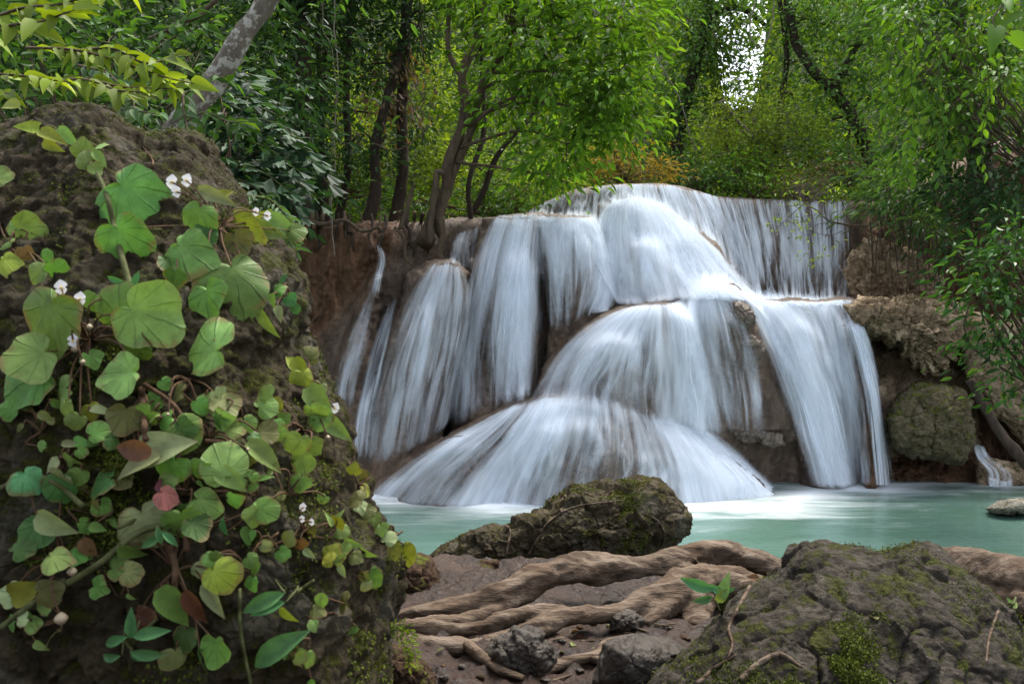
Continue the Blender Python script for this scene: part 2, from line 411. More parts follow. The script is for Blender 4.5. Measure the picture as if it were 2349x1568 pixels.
def fallmat(name, fine=1.0, contrast=1.0):
    m, t, out, N = newmat(name)
    uv = N("UVMap", uv_map="flow").outputs[0]
    d = N("Attribute", attribute_name="dens").outputs["Fac"]
    wv = N("Mapping", {"Vector": uv, "Scale": (1.2, .5, 1)}).outputs[0]
    warp = N("TexNoise", {"Vector": wv, "Scale": 1.0, "Detail": 2}).outputs["Color"]
    vv = N("MixRGB", {0: .10, 1: uv, 2: warp}, blend_type='ADD').outputs[0]
    def st(su, sv, det):
        return noise(N, N("Mapping", {"Vector": vv, "Scale": (su, sv, 1)}).outputs[0], 1.0, det, .6)
    s1 = st(2.6 * fine, .45, 3); s2 = st(9 * fine, .55, 3); s3 = st(30 * fine, .9, 2)
    s = mth(N, 'ADD', mth(N, 'MULTIPLY', s1, .60), mth(N, 'ADD', mth(N, 'MULTIPLY', s2, .31), mth(N, 'MULTIPLY', s3, .09)))
    s = mth(N, 'MULTIPLY', mth(N, 'SUBTRACT', s, .5), 2.9 * contrast)
    a = rng(N, mth(N, 'ADD', d, s), -.12, 1.12)
    a = mth(N, 'POWER', a, 1.15)
    a = mth(N, 'MULTIPLY', a, rng(N, d, 0.0, .12))
    df = N("BsdfDiffuse", {"Color": (.86, .91, .97, 1), "Roughness": 1.0})
    tl = N("BsdfTranslucent", {"Color": (.84, .90, .96, 1)})
    w_ = N("MixShader", {0: .30, 1: df.outputs[0], 2: tl.outputs[0]})
    tp = N("BsdfTransparent")
    mx = N("MixShader", {0: a, 1: tp.outputs[0], 2: w_.outputs[0]})
    t.links.new(mx.outputs[0], out.inputs[0]); return m
M_fall = fallmat("silky_falling_water")
M_curt = fallmat("stranded_falling_water", 1.5, 1.9)

def poolmat():
    m, t, out, N = newmat("turquoise_pool_water")
    pos = N("TexCoord").outputs["Object"]
    f = N("Attribute", attribute_name="foam").outputs["Fac"]
    st = N("Mapping", {"Vector": pos, "Scale": (.5, 2.2, 1), "Rotation": (0, 0, math.radians(-8))}).outputs[0]
    n = noise(N, st, 1.6, 5, .6, .3)
    ff = rng(N, mth(N, 'ADD', f, mth(N, 'MULTIPLY', mth(N, 'SUBTRACT', n, .5), 1.15)), .08, 1.05)
    ff = mth(N, 'MULTIPLY', ff, rng(N, f, 0, .1))
    base = ramp(N, noise(N, st, .6, 3), [(.3, (.052, .118, .084)), (.7, (.092, .160, .134))])
    b = N("Bump", {"Height": noise(N, st, 3, 3), "Strength": .12, "Distance": .05})
    wtr = N("BsdfPrincipled", {"Base Color": base, "Roughness": .22, "Normal": b.outputs[0], "IOR": 1.33})
    fm = N("BsdfDiffuse", {"Color": (.84, .89, .92, 1)})
    mx = N("MixShader", {0: ff, 1: wtr.outputs[0], 2: fm.outputs[0]})
    t.links.new(mx.outputs[0], out.inputs[0]); return m
M_pool = poolmat()

def rootmat():
    m, t, out, N = newmat("bare_root_wood")
    pos = N("TexCoord").outputs["Object"]
    st = N("Mapping", {"Vector": pos, "Scale": (.22, 1, 1), "Rotation": (0, math.radians(12), 0)}).outputs[0]
    n1 = noise(N, st, 22, 8, .65, .5); n2 = noise(N, pos, 5, 5, .6); n3 = noise(N, st, 60, 4, .6)
    col = ramp(N, n1, [(.30, (0.0284, 0.0181, 0.0113)), (.5, (0.104, 0.0749, 0.0526)), (.70, (0.196, 0.155, 0.119))])
    col = mixc(N, mth(N, 'MULTIPLY', rng(N, n2, .45, .7), .5), col, (.085, .05, .03))
    h = mth(N, 'ADD', n1, mth(N, 'MULTIPLY', n3, .4))
    b = N("Bump", {"Height": h, "Strength": .9, "Distance": .025})
    p = N("BsdfPrincipled", {"Base Color": col, "Roughness": .8, "Normal": b.outputs[0], "Specular IOR Level": .1})
    t.links.new(p.outputs[0], out.inputs[0]); return m
M_root = rootmat()

def begmat(name, c, vein, edge, vs=1.0, rough=.45, trans=.2):
    m, t, out, N = newmat(name)
    uv = N("UVMap", uv_map="flow").outputs[0]; x = N("SeparateXYZ", {0: uv})
    pos = N("TexCoord").outputs["Object"]
    u = mth(N, 'ADD', x.outputs[0], mth(N, 'MULTIPLY', noise(N, pos, 30, 2), .03))
    a = mth(N, 'ABSOLUTE', mth(N, 'SINE', mth(N, 'MULTIPLY', u, math.pi * 11)))
    v = rng(N, a, .0, .30, 1, 0)
    v = mth(N, 'MULTIPLY', v, rng(N, x.outputs[1], .12, .5))
    n = noise(N, pos, 28, 5, .65)
    rnd = N("NewGeometry").outputs["Random Per Island"]
    col = ramp(N, n, [(.3, tuple(.72 * k for k in c)), (.7, tuple(1.3 * k for k in c))])
    col = mixc(N, mth(N, 'MULTIPLY', mth(N, 'MULTIPLY', v, rng(N, noise(N, pos, 9, 2), .35, .6)), .55 * vs), col, vein)
    col = mixc(N, mth(N, 'MULTIPLY', rng(N, x.outputs[1], .82, 1), .5), col, edge)
    oi = N('ObjectInfo').outputs['Random']
    col = N('HueSaturation', {'Hue': rng(N, oi, 0, 1, .475, .52, False), 'Saturation': 1.0, 'Value': rng(N, oi, 0, 1, .75, 1.35, False), 'Color': col}).outputs[0]
    blot = rng(N, noise(N, pos, 14, 4, .7), .62, .70)
    col = mixc(N, mth(N, 'MULTIPLY', blot, .30), col, (.10, .085, .035))
    rim = mth(N, 'MULTIPLY', rng(N, x.outputs[1], .72, .98), rng(N, noise(N, pos, 22, 3), .5, .62)); col = mixc(N, mth(N, 'MULTIPLY', rim, .75), col, (.16, .105, .045))
    b = N("Bump", {"Height": mth(N, 'SUBTRACT', n, v), "Strength": .5, "Distance": .005})
    p = N("BsdfPrincipled", {"Base Color": col, "Roughness": rough + .1, "Normal": b.outputs[0], "Specular IOR Level": .16})
    tr = N("BsdfTranslucent", {"Color": mixc(N, 1.0, col, (1.2, 1.25, .5), 'MULTIPLY')})
    mx = N("MixShader", {0: trans, 1: p.outputs[0], 2: tr.outputs[0]})
    t.links.new(mx.outputs[0], out.inputs[0]); return m
BM = {'g': begmat("begonia_green", (0.0933, 0.186, 0.0391), (0.0389, 0.0701, 0.0196), (0.133, 0.211, 0.0588)),
      'v': begmat("begonia_veined", (0.101, 0.203, 0.0522), (0.0428, 0.0389, 0.0196), (0.117, 0.195, 0.0588), 1.3),
      'd': begmat("begonia_dark", (0.0428, 0.0933, 0.0228), (0.0234, 0.0467, 0.0131), (0.0623, 0.109, 0.0326)),
      'y': begmat("begonia_yellow", (0.195, 0.225, 0.0294), (0.117, 0.148, 0.0262), (0.217, 0.211, 0.0522)),
      'l': begmat("begonia_light", (0.148, 0.234, 0.062), (0.0777, 0.133, 0.0391), (0.178, 0.234, 0.0784)),
      'p': begmat("begonia_pale", (0.203, 0.242, 0.111), (0.133, 0.164, 0.0718), (0.186, 0.172, 0.0848), .6),
      'b': begmat("begonia_brown", (0.125, 0.0662, 0.0294), (0.0701, 0.035, 0.0196), (0.148, 0.101, 0.0522)),
      'o': begmat("begonia_olive", (0.109, 0.117, 0.0391), (0.0623, 0.0701, 0.0262), (0.139, 0.125, 0.0588)),
      'k': begmat("begonia_pink", (0.211, 0.0662, 0.0653), (0.125, 0.0389, 0.0391), (0.234, 0.109, 0.0914)),
      't': begmat("begonia_teal", (0.0623, 0.178, 0.0653), (0.0467, 0.125, 0.0457), (0.0777, 0.203, 0.0848), .4, .35)}
def plain(name, c, rough=.5, trans=0):
    m, t, out, N = newmat(name)
    n = noise(N, N("TexCoord").outputs["Object"], 40, 3)
    col = ramp(N, n, [(.3, tuple(.85 * k for k in c)), (.7, c)])
    p = N("BsdfPrincipled", {"Base Color": col, "Roughness": rough})
    if trans:
        tr = N("BsdfTranslucent", {"Color": col}); mx = N("MixShader", {0: trans, 1: p.outputs[0], 2: tr.outputs[0]})
        t.links.new(mx.outputs[0], out.inputs[0])
    else: t.links.new(p.outputs[0], out.inputs[0])
    return m
M_petal = plain("white_petal", (.82, .80, .80), .5, .3)
M_stamen = plain("yellow_stamen", (.75, .5, .06), .6)
M_bud = plain("pink_bud", (.30, .24, .15), .5)

# ------------------------------------------------------------------ the cliff as a relief with real depth
TOPC = [(-900, 430, 12.0), (0, 460, 12.6), (560, 488, 12.9), (640, 500, 12.8), (700, 510, 12.7), (800, 508, 12.6), (900, 506, 12.6), (1000, 512, 12.8), (1030, 500, 13.0), (1130, 498, 13.0),
        (1205, 487, 15.6), (1250, 462, 14.7), (1320, 434, 13.5), (1400, 423, 13.1), (1480, 420, 13.0), (1520, 421, 13.05), (1570, 428, 13.3), (1640, 450, 14.2),
        (1720, 455, 14.4), (1800, 457, 14.45), (1900, 459, 14.5), (1955, 458, 14.5), (2020, 466, 14.2), (2080, 440, 13.6), (2150, 395, 13.2), (2250, 340, 12.6),
        (2349, 300, 12.0), (2480, 270, 11.5), (3200, 200, 10.8)]
MOUNDS = [  # rows (py, left, right, front depth), thickness, roundness
    ([(488, 1122, 1246, 12.5), (500, 1112, 1252, 12.2), (600, 1078, 1258, 11.9), (750, 1055, 1262, 11.7), (960, 1030, 1262, 11.4), (1150, 1030, 1262, 11.3)], .9, 2.2),
    ([(494, 1226, 1376, 12.4), (508, 1222, 1386, 12.05), (600, 1226, 1425, 11.8), (760, 1226, 1470, 11.6), (960, 1226, 1480, 11.5)], .8, 2.2),
    ([(447, 1420, 1470, 12.9), (454, 1395, 1500, 12.6), (472, 1370, 1540, 12.3), (560, 1355, 1645, 11.9), (690, 1380, 1725, 11.6), (900, 1380, 1740, 11.5)], 1.2, 2.0),
    ([(594, 1000, 1040, 11.9), (602, 972, 1058, 11.6), (625, 940, 1078, 11.4), (700, 912, 1080, 11.25), (800, 880, 1065, 11.1), (900, 850, 1035, 10.95), (1000, 820, 1015, 10.8), (1150, 800, 1000, 10.6)], .9, 2.0),
    ([(630, 845, 882, 12.1), (700, 812, 880, 11.9), (780, 780, 868, 11.7), (900, 752, 850, 11.45), (1000, 745, 880, 11.2), (1150, 740, 890, 10.9)], .7, 2.0),
    ([(694, 1450, 1545, 11.1), (702, 1420, 1575, 10.9), (725, 1365, 1640, 10.75), (780, 1295, 1685, 10.65), (850, 1245, 1705, 10.6), (960, 1205, 1720, 10.6), (1150, 1200, 1720, 10.6)], .9, 2.2),
    ([(644, 1608, 1660, 11.5), (652, 1585, 1685, 11.3), (680, 1565, 1712, 11.05), (740, 1560, 1750, 10.85), (790, 1570, 1775, 10.85), (850, 1575, 1812, 10.95), (985, 1600, 1828, 10.8), (1010, 1620, 1820, 11.1), (1150, 1640, 1810, 11.3)], .7, 2.4),
    ([(684, 1700, 1968, 11.9), (692, 1695, 1978, 11.6), (720, 1680, 1990, 11.45), (800, 1690, 2002, 11.3), (900, 1705, 2012, 11.2), (1000, 1730, 2018, 11.15), (1040, 1740, 2015, 11.3), (1150, 1770, 2020, 11.3)], .6, 3.0),
    ([(898, 1290, 1370, 10.6), (908, 1225, 1425, 10.4), (930, 1150, 1480, 10.25), (965, 1085, 1550, 10.15), (1010, 1000, 1620, 10.05), (1060, 920, 1695, 9.98), (1100, 868, 1745, 9.95), (1150, 830, 1790, 9.9), (1200, 820, 1800, 9.85)], .75, 2.0),
    ([(580, 1172, 1212, 12.1), (590, 1152, 1228, 11.75), (620, 1138, 1240, 11.55), (720, 1118, 1246, 11.4), (880, 1108, 1246, 11.35), (1150, 1108, 1246, 11.3)], .5, 2.0),
    ([(512, 1278, 1322, 12.0), (522, 1262, 1340, 11.75), (560, 1252, 1358, 11.55), (640, 1248, 1366, 11.45), (740, 1252, 1350, 11.45), (1150, 1252, 1350, 11.4)], .45, 2.0),
    ([(700, 950, 985, 11.3), (712, 935, 1000, 11.05), (760, 922, 1004, 10.9), (860, 900, 990, 10.78), (1000, 868, 962, 10.65), (1150, 860, 950, 10.6)], .4, 2.0),
    ([(545, 1460, 1500, 11.95), (560, 1440, 1530, 11.7), (620, 1425, 1560, 11.5), (700, 1425, 1580, 11.4), (900, 1430, 1580, 11.4)], .4, 2.0),
    ([(735, 1790, 1850, 11.35), (752, 1775, 1880, 11.15), (820, 1785, 1910, 11.0), (950, 1820, 1945, 10.9), (1150, 1840, 1960, 10.85)], .45, 2.0),
    ([(730, 1935, 1970, 11.5), (745, 1925, 1985, 11.2), (830, 1945, 2005, 11.05), (950, 1970, 2015, 11.0), (1150, 1980, 2020, 11.0)], .3, 2.0),
    ([(770, 1370, 1430, 10.65), (790, 1350, 1470, 10.5), (870, 1335, 1500, 10.42), (960, 1330, 1510, 10.4), (1150, 1330, 1510, 10.4)], .3, 2.0),
    ([(960, 1270, 1370, 10.1), (985, 1230, 1430, 9.9), (1050, 1205, 1470, 9.8), (1150, 1190, 1490, 9.72)], .3, 2.0),
    ([(1000, 1010, 1080, 10.1), (1030, 975, 1110, 9.92), (1090, 935, 1120, 9.82), (1160, 910, 1120, 9.75)], .3, 2.0),
    ([(820, 1980, 2480, 13.2), (950, 1985, 2480, 12.6), (1060, 1985, 2480, 11.9), (1110, 1985, 2480, 11.5), (1180, 1985, 2480, 11.3)], .3, 6.0),
]
def base_depth(px, py):
    t = np.array(TOPC); top = np.interp(px, t[:, 0], t[:, 1]); d = np.interp(px, t[:, 0], t[:, 2])
    h = np.maximum(py - top, 0)
    return d + .25 * np.exp(-h / 6.0) - .0011 * np.minimum(h, 330) - np.where(px < 1000, .0012 * np.maximum(h - 200, 0), 0), top
def smin(a, b, k):
    h = np.clip(.5 + .5 * (b - a) / k, 0, 1); return b * (1 - h) + a * h - k * h * (1 - h)
def depth0(px, py):
    px, py = np.asarray(px, float), np.asarray(py, float)
    D, _ = base_depth(px, py)
    w1 = np.stack([px / 70, py / 110, 0 * px], -1); px = px + 13 * fbm(w1, 3) + 4 * pnoise(w1 * 5); py = py + 9 * fbm(w1 + 40, 3)
    for rows, th, ex in MOUNDS:
        r = np.array(rows); l = np.interp(py, r[:, 0], r[:, 1]); R = np.interp(py, r[:, 0], r[:, 2]); f = np.interp(py, r[:, 0], r[:, 3])
        tt = np.abs((px - (l + R) / 2) / ((R - l) / 2)); q = np.clip(1 - np.minimum(tt, 1) ** ex, 0, 1) ** .5
        d = f + th * (1 - q)
        d = np.where((tt >= 1) | (py < r[0, 0]), 99, d)
        D = np.where(d < 90, smin(D, d, .10), D)
    return D
_tc = np.array(TOPC)[:, :2]
def rough_rel(px, py, D):
    w_ = P(px, py, 11.5)
    x, z = w_[..., 0], w_[..., 2]
    q = np.stack([x, z * .35, D * .7], -1); q2 = np.stack([x, z, D], -1)
    fl = .10 * fbm(q * np.array([1.6, 1.0, 1.6]), 3) + .07 * fbm(q * 3.4, 4) + .06 * fbm(q2 * 2.2, 4) + .03 * ridged(q2 * 4.5, 3) + .016 * fbm(q2 * 11, 3)
    er = .30 * fbm(q2 * np.array([1.5, .9, 1.5]) + 31, 5) + (.15 * ridged(q2 * np.array([3.2, 1.6, 3.2]) + 7, 4) + .08 * ridged(q * np.array([7, 4, 7]) + 3, 3)) + .03 * fbm(q2 * 12, 3)
    ctr = np.clip((py - np.interp(px, _tc[:, 0], _tc[:, 1])) / 60, .15, 1); fl, er = fl * ctr, er * ctr
    e = earth(px, py)
    return -(fl * (1 - e) + er * e)
def earth(px, py):
    a = np.clip((960 - px) / 70, 0, 1) * np.clip((545 + (960 - px) * 1.15 - py) / 60, 0, 1)
    b = np.clip((px - 1955) / 40, 0, 1)
    return np.maximum(a, b)
def depth(px, py):
    D = depth0(px, py); return D + rough_rel(px, py, D)

nx, ny = 760, 330
gx = np.concatenate([np.linspace(-900, 555, 120), np.linspace(560, 2480, nx), np.linspace(2490, 3200, 60)]); nx = len(gx); tcur = np.array(TOPC)
gt = np.interp(gx, tcur[:, 0], tcur[:, 1])
gt = gt + np.where((gx < 1110) | (gx > 1960), 15, 1.5) * fbm(np.stack([gx / 38, 0 * gx, 0 * gx], -1), 4)
vv = np.linspace(0, 1, ny) ** 1.0
PX = np.repeat(gx[None], ny, 0); PY = gt[None] + (1215 - gt[None]) * vv[:, None]
DD = depth(PX, PY)
V = P(PX, PY, DD)
# a back row closes the top edge into the ground behind
V = np.concatenate([V[:1] + np.array([0, 1.5, -.1]), V], 0)
i = np.arange(ny)[:, None] * nx + np.arange(nx - 1)[None]
F = np.stack([i, i + nx, i + nx + 1, i + 1], -1).reshape(-1, 4)
ea = np.concatenate([earth(PX[:1], PY[:1]), earth(PX, PY)], 0)
struct(mk("cliff", V, F, M_cliff, attr={"earth": ea}))
CLIFF_V, CLIFF_F = V.reshape(-1, 3), F
BC = BVHTree.FromPolygons([tuple(v) for v in CLIFF_V], [tuple(int(k) for k in f) for f in CLIFF_F])

# pool, shore ground, forest floor, upper stream
xs, ys = np.linspace(-14, 16, 380), np.linspace(3.6, 14, 150)
X, Y = np.meshgrid(xs, ys)
basel = [(835, 1128, .9), (930, 1143, 1.0), (1060, 1150, 1.0), (1160, 1153, 1.15), (1330, 1152, .8), (1500, 1158, .9), (1640, 1156, .75), (1720, 1162, .8), (1790, 1160, .75), (1860, 1128, .8), (1920, 1118, 1.0), (1970, 1116, 1.0), (2050, 1112, .8), (2150, 1108, .45), (2290, 1114, .5)]
B = smooth_path([(p[0], p[1], p[2]) for p in basel], 160)
bd = 2.0 * FPX / (B[:, 1] - 784); bx = (B[:, 0] - 1174.5) / FPX * bd
dx = X[..., None] - bx; dy = (Y[..., None] - bd)
dist = np.sqrt((dx * .75) ** 2 + np.where(dy < 0, dy * .9, dy) ** 2)
j = dist.argmin(-1); dm = np.take_along_axis(dist, j[..., None], -1)[..., 0]
foam = np.clip(B[j, 2] * np.exp(-(dm / .46) ** 1.0) + .045 * np.exp(-dm / 1.6), 0, 1.4)
i = np.arange(149)[:, None] * 380 + np.arange(379)[None]
struct(mk("water", np.stack([X, Y, 0 * X + .006 * fbm(np.stack([X, Y * 2, 0 * X], -1), 2)], -1), np.stack([i, i + 1, i + 381, i + 380], -1).reshape(-1, 4), M_pool, attr={"foam": foam}))

tx = np.linspace(-1, 1, 300); xs, ys = 9 * (.25 * tx + .75 * tx ** 3), np.concatenate([np.linspace(-2, 2.2, 30), np.linspace(2.25, 4.8, 130), np.linspace(4.9, 7.5, 20)])
X, Y = np.meshgrid(xs, ys)
edge = 4.15 + .35 * np.exp(-((X + .1) / .7) ** 2)
Z = .78 - 1.4 * np.clip((Y - edge) / 1.0, 0, 1) ** 1.2 - .10 * np.clip((3.2 - Y) / 1.5, 0, 1)
q = np.stack([X, Y, 0 * X], -1)
Z = Z + .10 * fbm(q * 1.3, 4) + .06 * fbm(q * 4, 4) + .03 * ridged(q * 6 + 3, 3) + .012 * fbm(q * 18, 3)
i = np.arange(179)[:, None] * 300 + np.arange(299)[None]
struct(mk("ground", np.stack([X, Y, Z], -1), np.stack([i, i + 1, i + 301, i + 300], -1).reshape(-1, 4), M_mud))
GROUND_V = np.stack([X, Y, Z], -1).reshape(-1, 3); GROUND_F = np.stack([i, i + 1, i + 301, i + 300], -1).reshape(-1, 4)

xs = np.linspace(-60, 60, 240); tt = np.linspace(0, 1, 90) ** 1.6
lx = (tcur[:, 0] - 1174.5) / FPX * tcur[:, 2]; lz = CAMZ - (tcur[:, 1] - 784) / FPX * tcur[:, 2]
fy = np.interp(xs, lx, tcur[:, 2]) + .9; fz = np.interp(xs, lx, lz) - .12
X = np.repeat(xs[None], 90, 0); Y = fy[None] + (95 - fy[None]) * tt[:, None]
Z = fz[None] + .03 * np.minimum(Y - fy[None], 30) + np.clip((-X - 7) * .3, 0, 4)
Z = Z + .3 * fbm(np.stack([X * .4, Y * .4, 0 * X], -1), 3) * np.clip((Y - fy[None]) * .5, 0, 1)
i = np.arange(89)[:, None] * 240 + np.arange(239)[None]
o = struct(mk("forest_floor", np.stack([X, Y, Z], -1), np.stack([i, i + 1, i + 241, i + 240], -1).reshape(-1, 4), M_floor))

# ------------------------------------------------------------------ waterfall sheets
def sheet(label, lines, dens, off=.05, nu=60, nv=70, mat=None, top=.04, bot=.0, edge=.10, seed=0, maxback=.03, name="cascade", ribbons=60):
    L = []
    for l in lines:
        L.append(smooth_path([(p[0], p[1]) for p in l], nv))
    L = np.array(L)                                    # nl,nv,2
    gap = np.linalg.norm(np.diff(L, axis=0), axis=2).mean(1); s = np.concatenate([[0], np.cumsum(gap)]); s /= s[-1]
    u = np.linspace(0, 1, nu)
    A = np.zeros((nu, nv, 2))
    for k in range(2):
        for v in range(nv):
            A[:, v, k] = np.interp(u, s, L[:, v, k])
    # soften the corners across
    for _ in range(3): A[1:-1] = .25 * A[:-2] + .5 * A[1:-1] + .25 * A[2:]
    ss = lambda x: np.clip(x, 0, 1) ** 2 * (3 - 2 * np.clip(x, 0, 1))
    dl = [np.interp(np.linspace(0, 1, nv), np.linspace(0, 1, len(x)), x) if isinstance(x, (list, tuple)) else np.full(nv, x) for x in dens]
    dl = np.array(dl); dd0 = np.array([np.interp(u, s, dl[:, v]) for v in range(nv)]).T
    D0 = depth(A[..., 0], A[..., 1])
    for v in range(1, nv): D0[:, v] = np.minimum(D0[:, v], D0[:, v - 1] + maxback * np.linalg.norm(A[:, v] - A[:, v - 1], axis=-1) / 30)
    VV, FF, UU, dA = [], [], [], []
    for lay in range(2):
        D = D0 - off * (1.0 if lay == 0 else 1.9)
        for _ in range(4 + 10 * lay): D[:, 1:-1] = .25 * D[:, :-2] + .5 * D[:, 1:-1] + .25 * D[:, 2:]
        for _ in range(2 + 6 * lay): D[1:-1] = .25 * D[:-2] + .5 * D[1:-1] + .25 * D[2:]
        if lay == 0: Ds = D + off
        W = P(A[..., 0], A[..., 1], D)
        uu = u[:, None] + 0 * dd0; vv_ = np.linspace(0, 1, nv)[None] + 0 * dd0
        wob = 1 + .9 * fbm(np.stack([vv_ * 4, uu * 2 + seed + lay * 5, 0 * uu], -1), 3)
        fade = ss(uu / (edge * wob + 1e-4)) * ss((1 - uu) / (edge * wob + 1e-4))
        ends = 1 + .8 * fbm(np.stack([uu * 9 + seed, 0 * uu + lay, 0 * uu], -1), 3)
        if top: fade = fade * ss(vv_ / (top * ends))
        if bot: fade = fade * ss((1 - vv_) / (bot * ends))
        big = .55 * fbm(np.stack([uu * 7 + seed * 3, vv_ * .9, 0 * uu + lay * 7], -1), 3)
        dd = np.clip((1.35 * dd0 - .27) * (.95 if lay == 0 else .75) + big * (dd0 > .05), .02, 1.25) * fade
        wid = np.linalg.norm(np.diff(W, axis=0), axis=-1).sum(0).mean(); ln = np.linalg.norm(np.diff(W, axis=1), axis=-1).sum(1).mean()
        uvs = np.stack([uu * wid + seed * 3.7 + lay * 11.3, vv_ * ln + seed * 1.3], -1)
        i = np.arange(nu - 1)[:, None] * nv + np.arange(nv - 1)[None] + lay * nu * nv
        VV.append(W.reshape(-1, 3)); UU.append(uvs.reshape(-1, 2)); dA.append(dd.ravel())
        FF.append(np.stack([i, i + 1, i + nv + 1, i + nv], -1).reshape(-1, 4))
    rr = np.random.default_rng(seed + 400); nb = int(ribbons * min(1.6, wid)); base = sum(len(x) for x in VV); K = 26
    for b_ in range(nb):
        u0 = rr.random(); va = max(0, rr.uniform(-.35, .6)); vb = min(1.0, va + rr.uniform(.3, .9)); tv = np.linspace(va, vb, K)
        uc = np.clip(u0 + .05 * pnoise(np.stack([tv * 3, 0 * tv + b_, 0 * tv + seed], -1)), .02, .98); hw = (rr.uniform(.008, .03) if rr.random() < .55 else rr.uniform(.04, .11)) / max(wid, .3) * 1.2
        hw = hw * (.6 + .8 * (tv - va) / max(vb - va, .1))
        dn = np.interp(uc, u, dd0[:, int(.5 * (va + vb) * (nv - 1))]); oo = off * rr.uniform(.9, 2.3)
        P3 = []
        for sgn in (-1, 0, 1):
            x = np.clip(uc + sgn * hw, 0, 1) * (nu - 1); y = tv * (nv - 1); x0 = np.minimum(x.astype(int), nu - 2); y0 = np.minimum(y.astype(int), nv - 2); fx, fy_ = x - x0, y - y0
            bl = lambda G: G[x0, y0] * (1 - fx) * (1 - fy_) + G[x0 + 1, y0] * fx * (1 - fy_) + G[x0, y0 + 1] * (1 - fx) * fy_ + G[x0 + 1, y0 + 1] * fx * fy_
            ds = bl(Ds); P3.append(P(bl(A[..., 0]), bl(A[..., 1]), ds - oo - (.012 if sgn == 0 else 0)))
        W3 = np.stack(P3, 1)                      # K,3,3
        rim_ = np.clip(np.minimum(uc, 1 - uc) / max(edge, .03), 0, 1).mean() ** 1.5
        al = rim_ * np.clip((1.3 * dn - .25) * rr.uniform(.25, .9) + .08, 0, .8) * np.sin(np.linspace(0, np.pi, K)) ** .6
        if vb >= .97 and not bot: al = rim_ * np.clip(1.3 * dn - .25, 0, .7) * np.clip((tv - va) * 6, 0, 1)
        VV.append(W3.reshape(-1, 3)); dA.append(np.stack([0 * al, al, 0 * al], 1).ravel())
        UU.append(np.stack([np.stack([0 * tv + b_ * .37 + k_ * .02, tv * ln + b_], -1) for k_ in range(3)], 1).reshape(-1, 2))
        i = np.arange(K - 1)[:, None] * 3 + np.arange(2)[None] + base; FF.append(np.stack([i, i + 3, i + 4, i + 1], -1).reshape(-1, 4)); base += K * 3
    o = mk(name, np.vstack(VV), np.vstack(FF), mat or M_fall, uv=np.vstack(UU), attr={"dens": np.concatenate(dA)})
    return tag(o, label, "waterfall", "white cascades of the waterfall") if label else o

sheet("thin stranded curtain of water over the uppermost lip", [[(1208, 486), (1204, 500), (1200, 515)], [(1250, 463), (1246, 490), (1240, 520)], [(1320, 435), (1312, 480), (1308, 530)], [(1400, 424), (1396, 470), (1390, 530)], [(1480, 421), (1482, 480), (1486, 560)],
      [(1540, 424), (1566, 500), (1590, 640)], [(1600, 438), (1640, 540), (1665, 690)], [(1650, 451), (1682, 560), (1706, 692)], [(1720, 455), (1745, 570), (1760, 694)],
      [(1800, 457), (1815, 570), (1822, 696)], [(1880, 459), (1888, 570), (1892, 696)], [(1955, 459), (1953, 570), (1950, 696)]],
      [[.5, .45], [.5, .45], [.5, .4], [.55, .6], [.7, .9], [.72, .85], [.66, .8], [.55, .5], [.48, .45], [.5, .42], [.46, .40], [.3, .25]], off=.06, nu=240, nv=40, mat=M_curt, edge=.02, top=.015, seed=1, maxback=.0)
sheet("rounded white spout gushing just below the top lip", [[(1400, 462), (1372, 490), (1362, 530), (1362, 600)], [(1420, 454), (1398, 500), (1400, 600), (1415, 700)], [(1445, 450), (1446, 520), (1455, 600), (1475, 700)],
      [(1475, 452), (1510, 520), (1530, 600), (1555, 690)], [(1500, 457), (1560, 530), (1600, 610), (1650, 690)], [(1520, 466), (1585, 540), (1650, 630), (1705, 692)], [(1545, 480), (1640, 560), (1722, 650), (1790, 700)]],
      [[.8, .85, .7], [.95, .85, .75], [1, .8, .6], [1, .8, .65], [1, .9, .95], [.8, .85, 1], [.5, .75, .95]], bot=.05, off=.10, nu=90, seed=2, top=.03, edge=.08)
sheet("left upper cascade spilling over two rounded lobes", [[(1128, 500), (1090, 580), (1062, 680), (1040, 790), (1000, 985)], [(1145, 492), (1108, 590), (1088, 700), (1070, 820), (1060, 975)], [(1172, 490), (1145, 590), (1122, 720), (1110, 830), (1105, 955)],
      [(1200, 490), (1180, 590), (1160, 720), (1155, 830), (1150, 938)], [(1222, 491), (1212, 590), (1205, 720), (1200, 830), (1200, 925)], [(1250, 495), (1254, 590), (1256, 720), (1252, 830), (1248, 905)]],
      [[.6, .38, .32, .35], [.75, .62, .42, .45], [.8, .6, .32, .27], [.75, 1, .6, .28], [.6, .95, .9, .75], [.5, .38, .16, .16]], bot=.10, edge=.16, off=.07, nu=90, seed=3, top=.02)
sheet("cascade falling over the grey lobe beside the dark cleft", [[(1228, 497), (1236, 560), (1244, 660), (1250, 770)], [(1270, 496), (1268, 560), (1272, 660), (1280, 765)], [(1310, 497), (1318, 560), (1320, 660), (1312, 750)],
      [(1345, 498), (1375, 560), (1375, 660), (1350, 725)], [(1368, 499), (1405, 560), (1428, 640), (1430, 705)]],
      [[.8, .32, .25, .1], [.9, .5, .3, .25], [.95, .6, .35, .3], [1, .95, .85, .8], [1, 1, 1, 1]], bot=.2, off=.07, nu=80, seed=4, top=.02, edge=0.12)
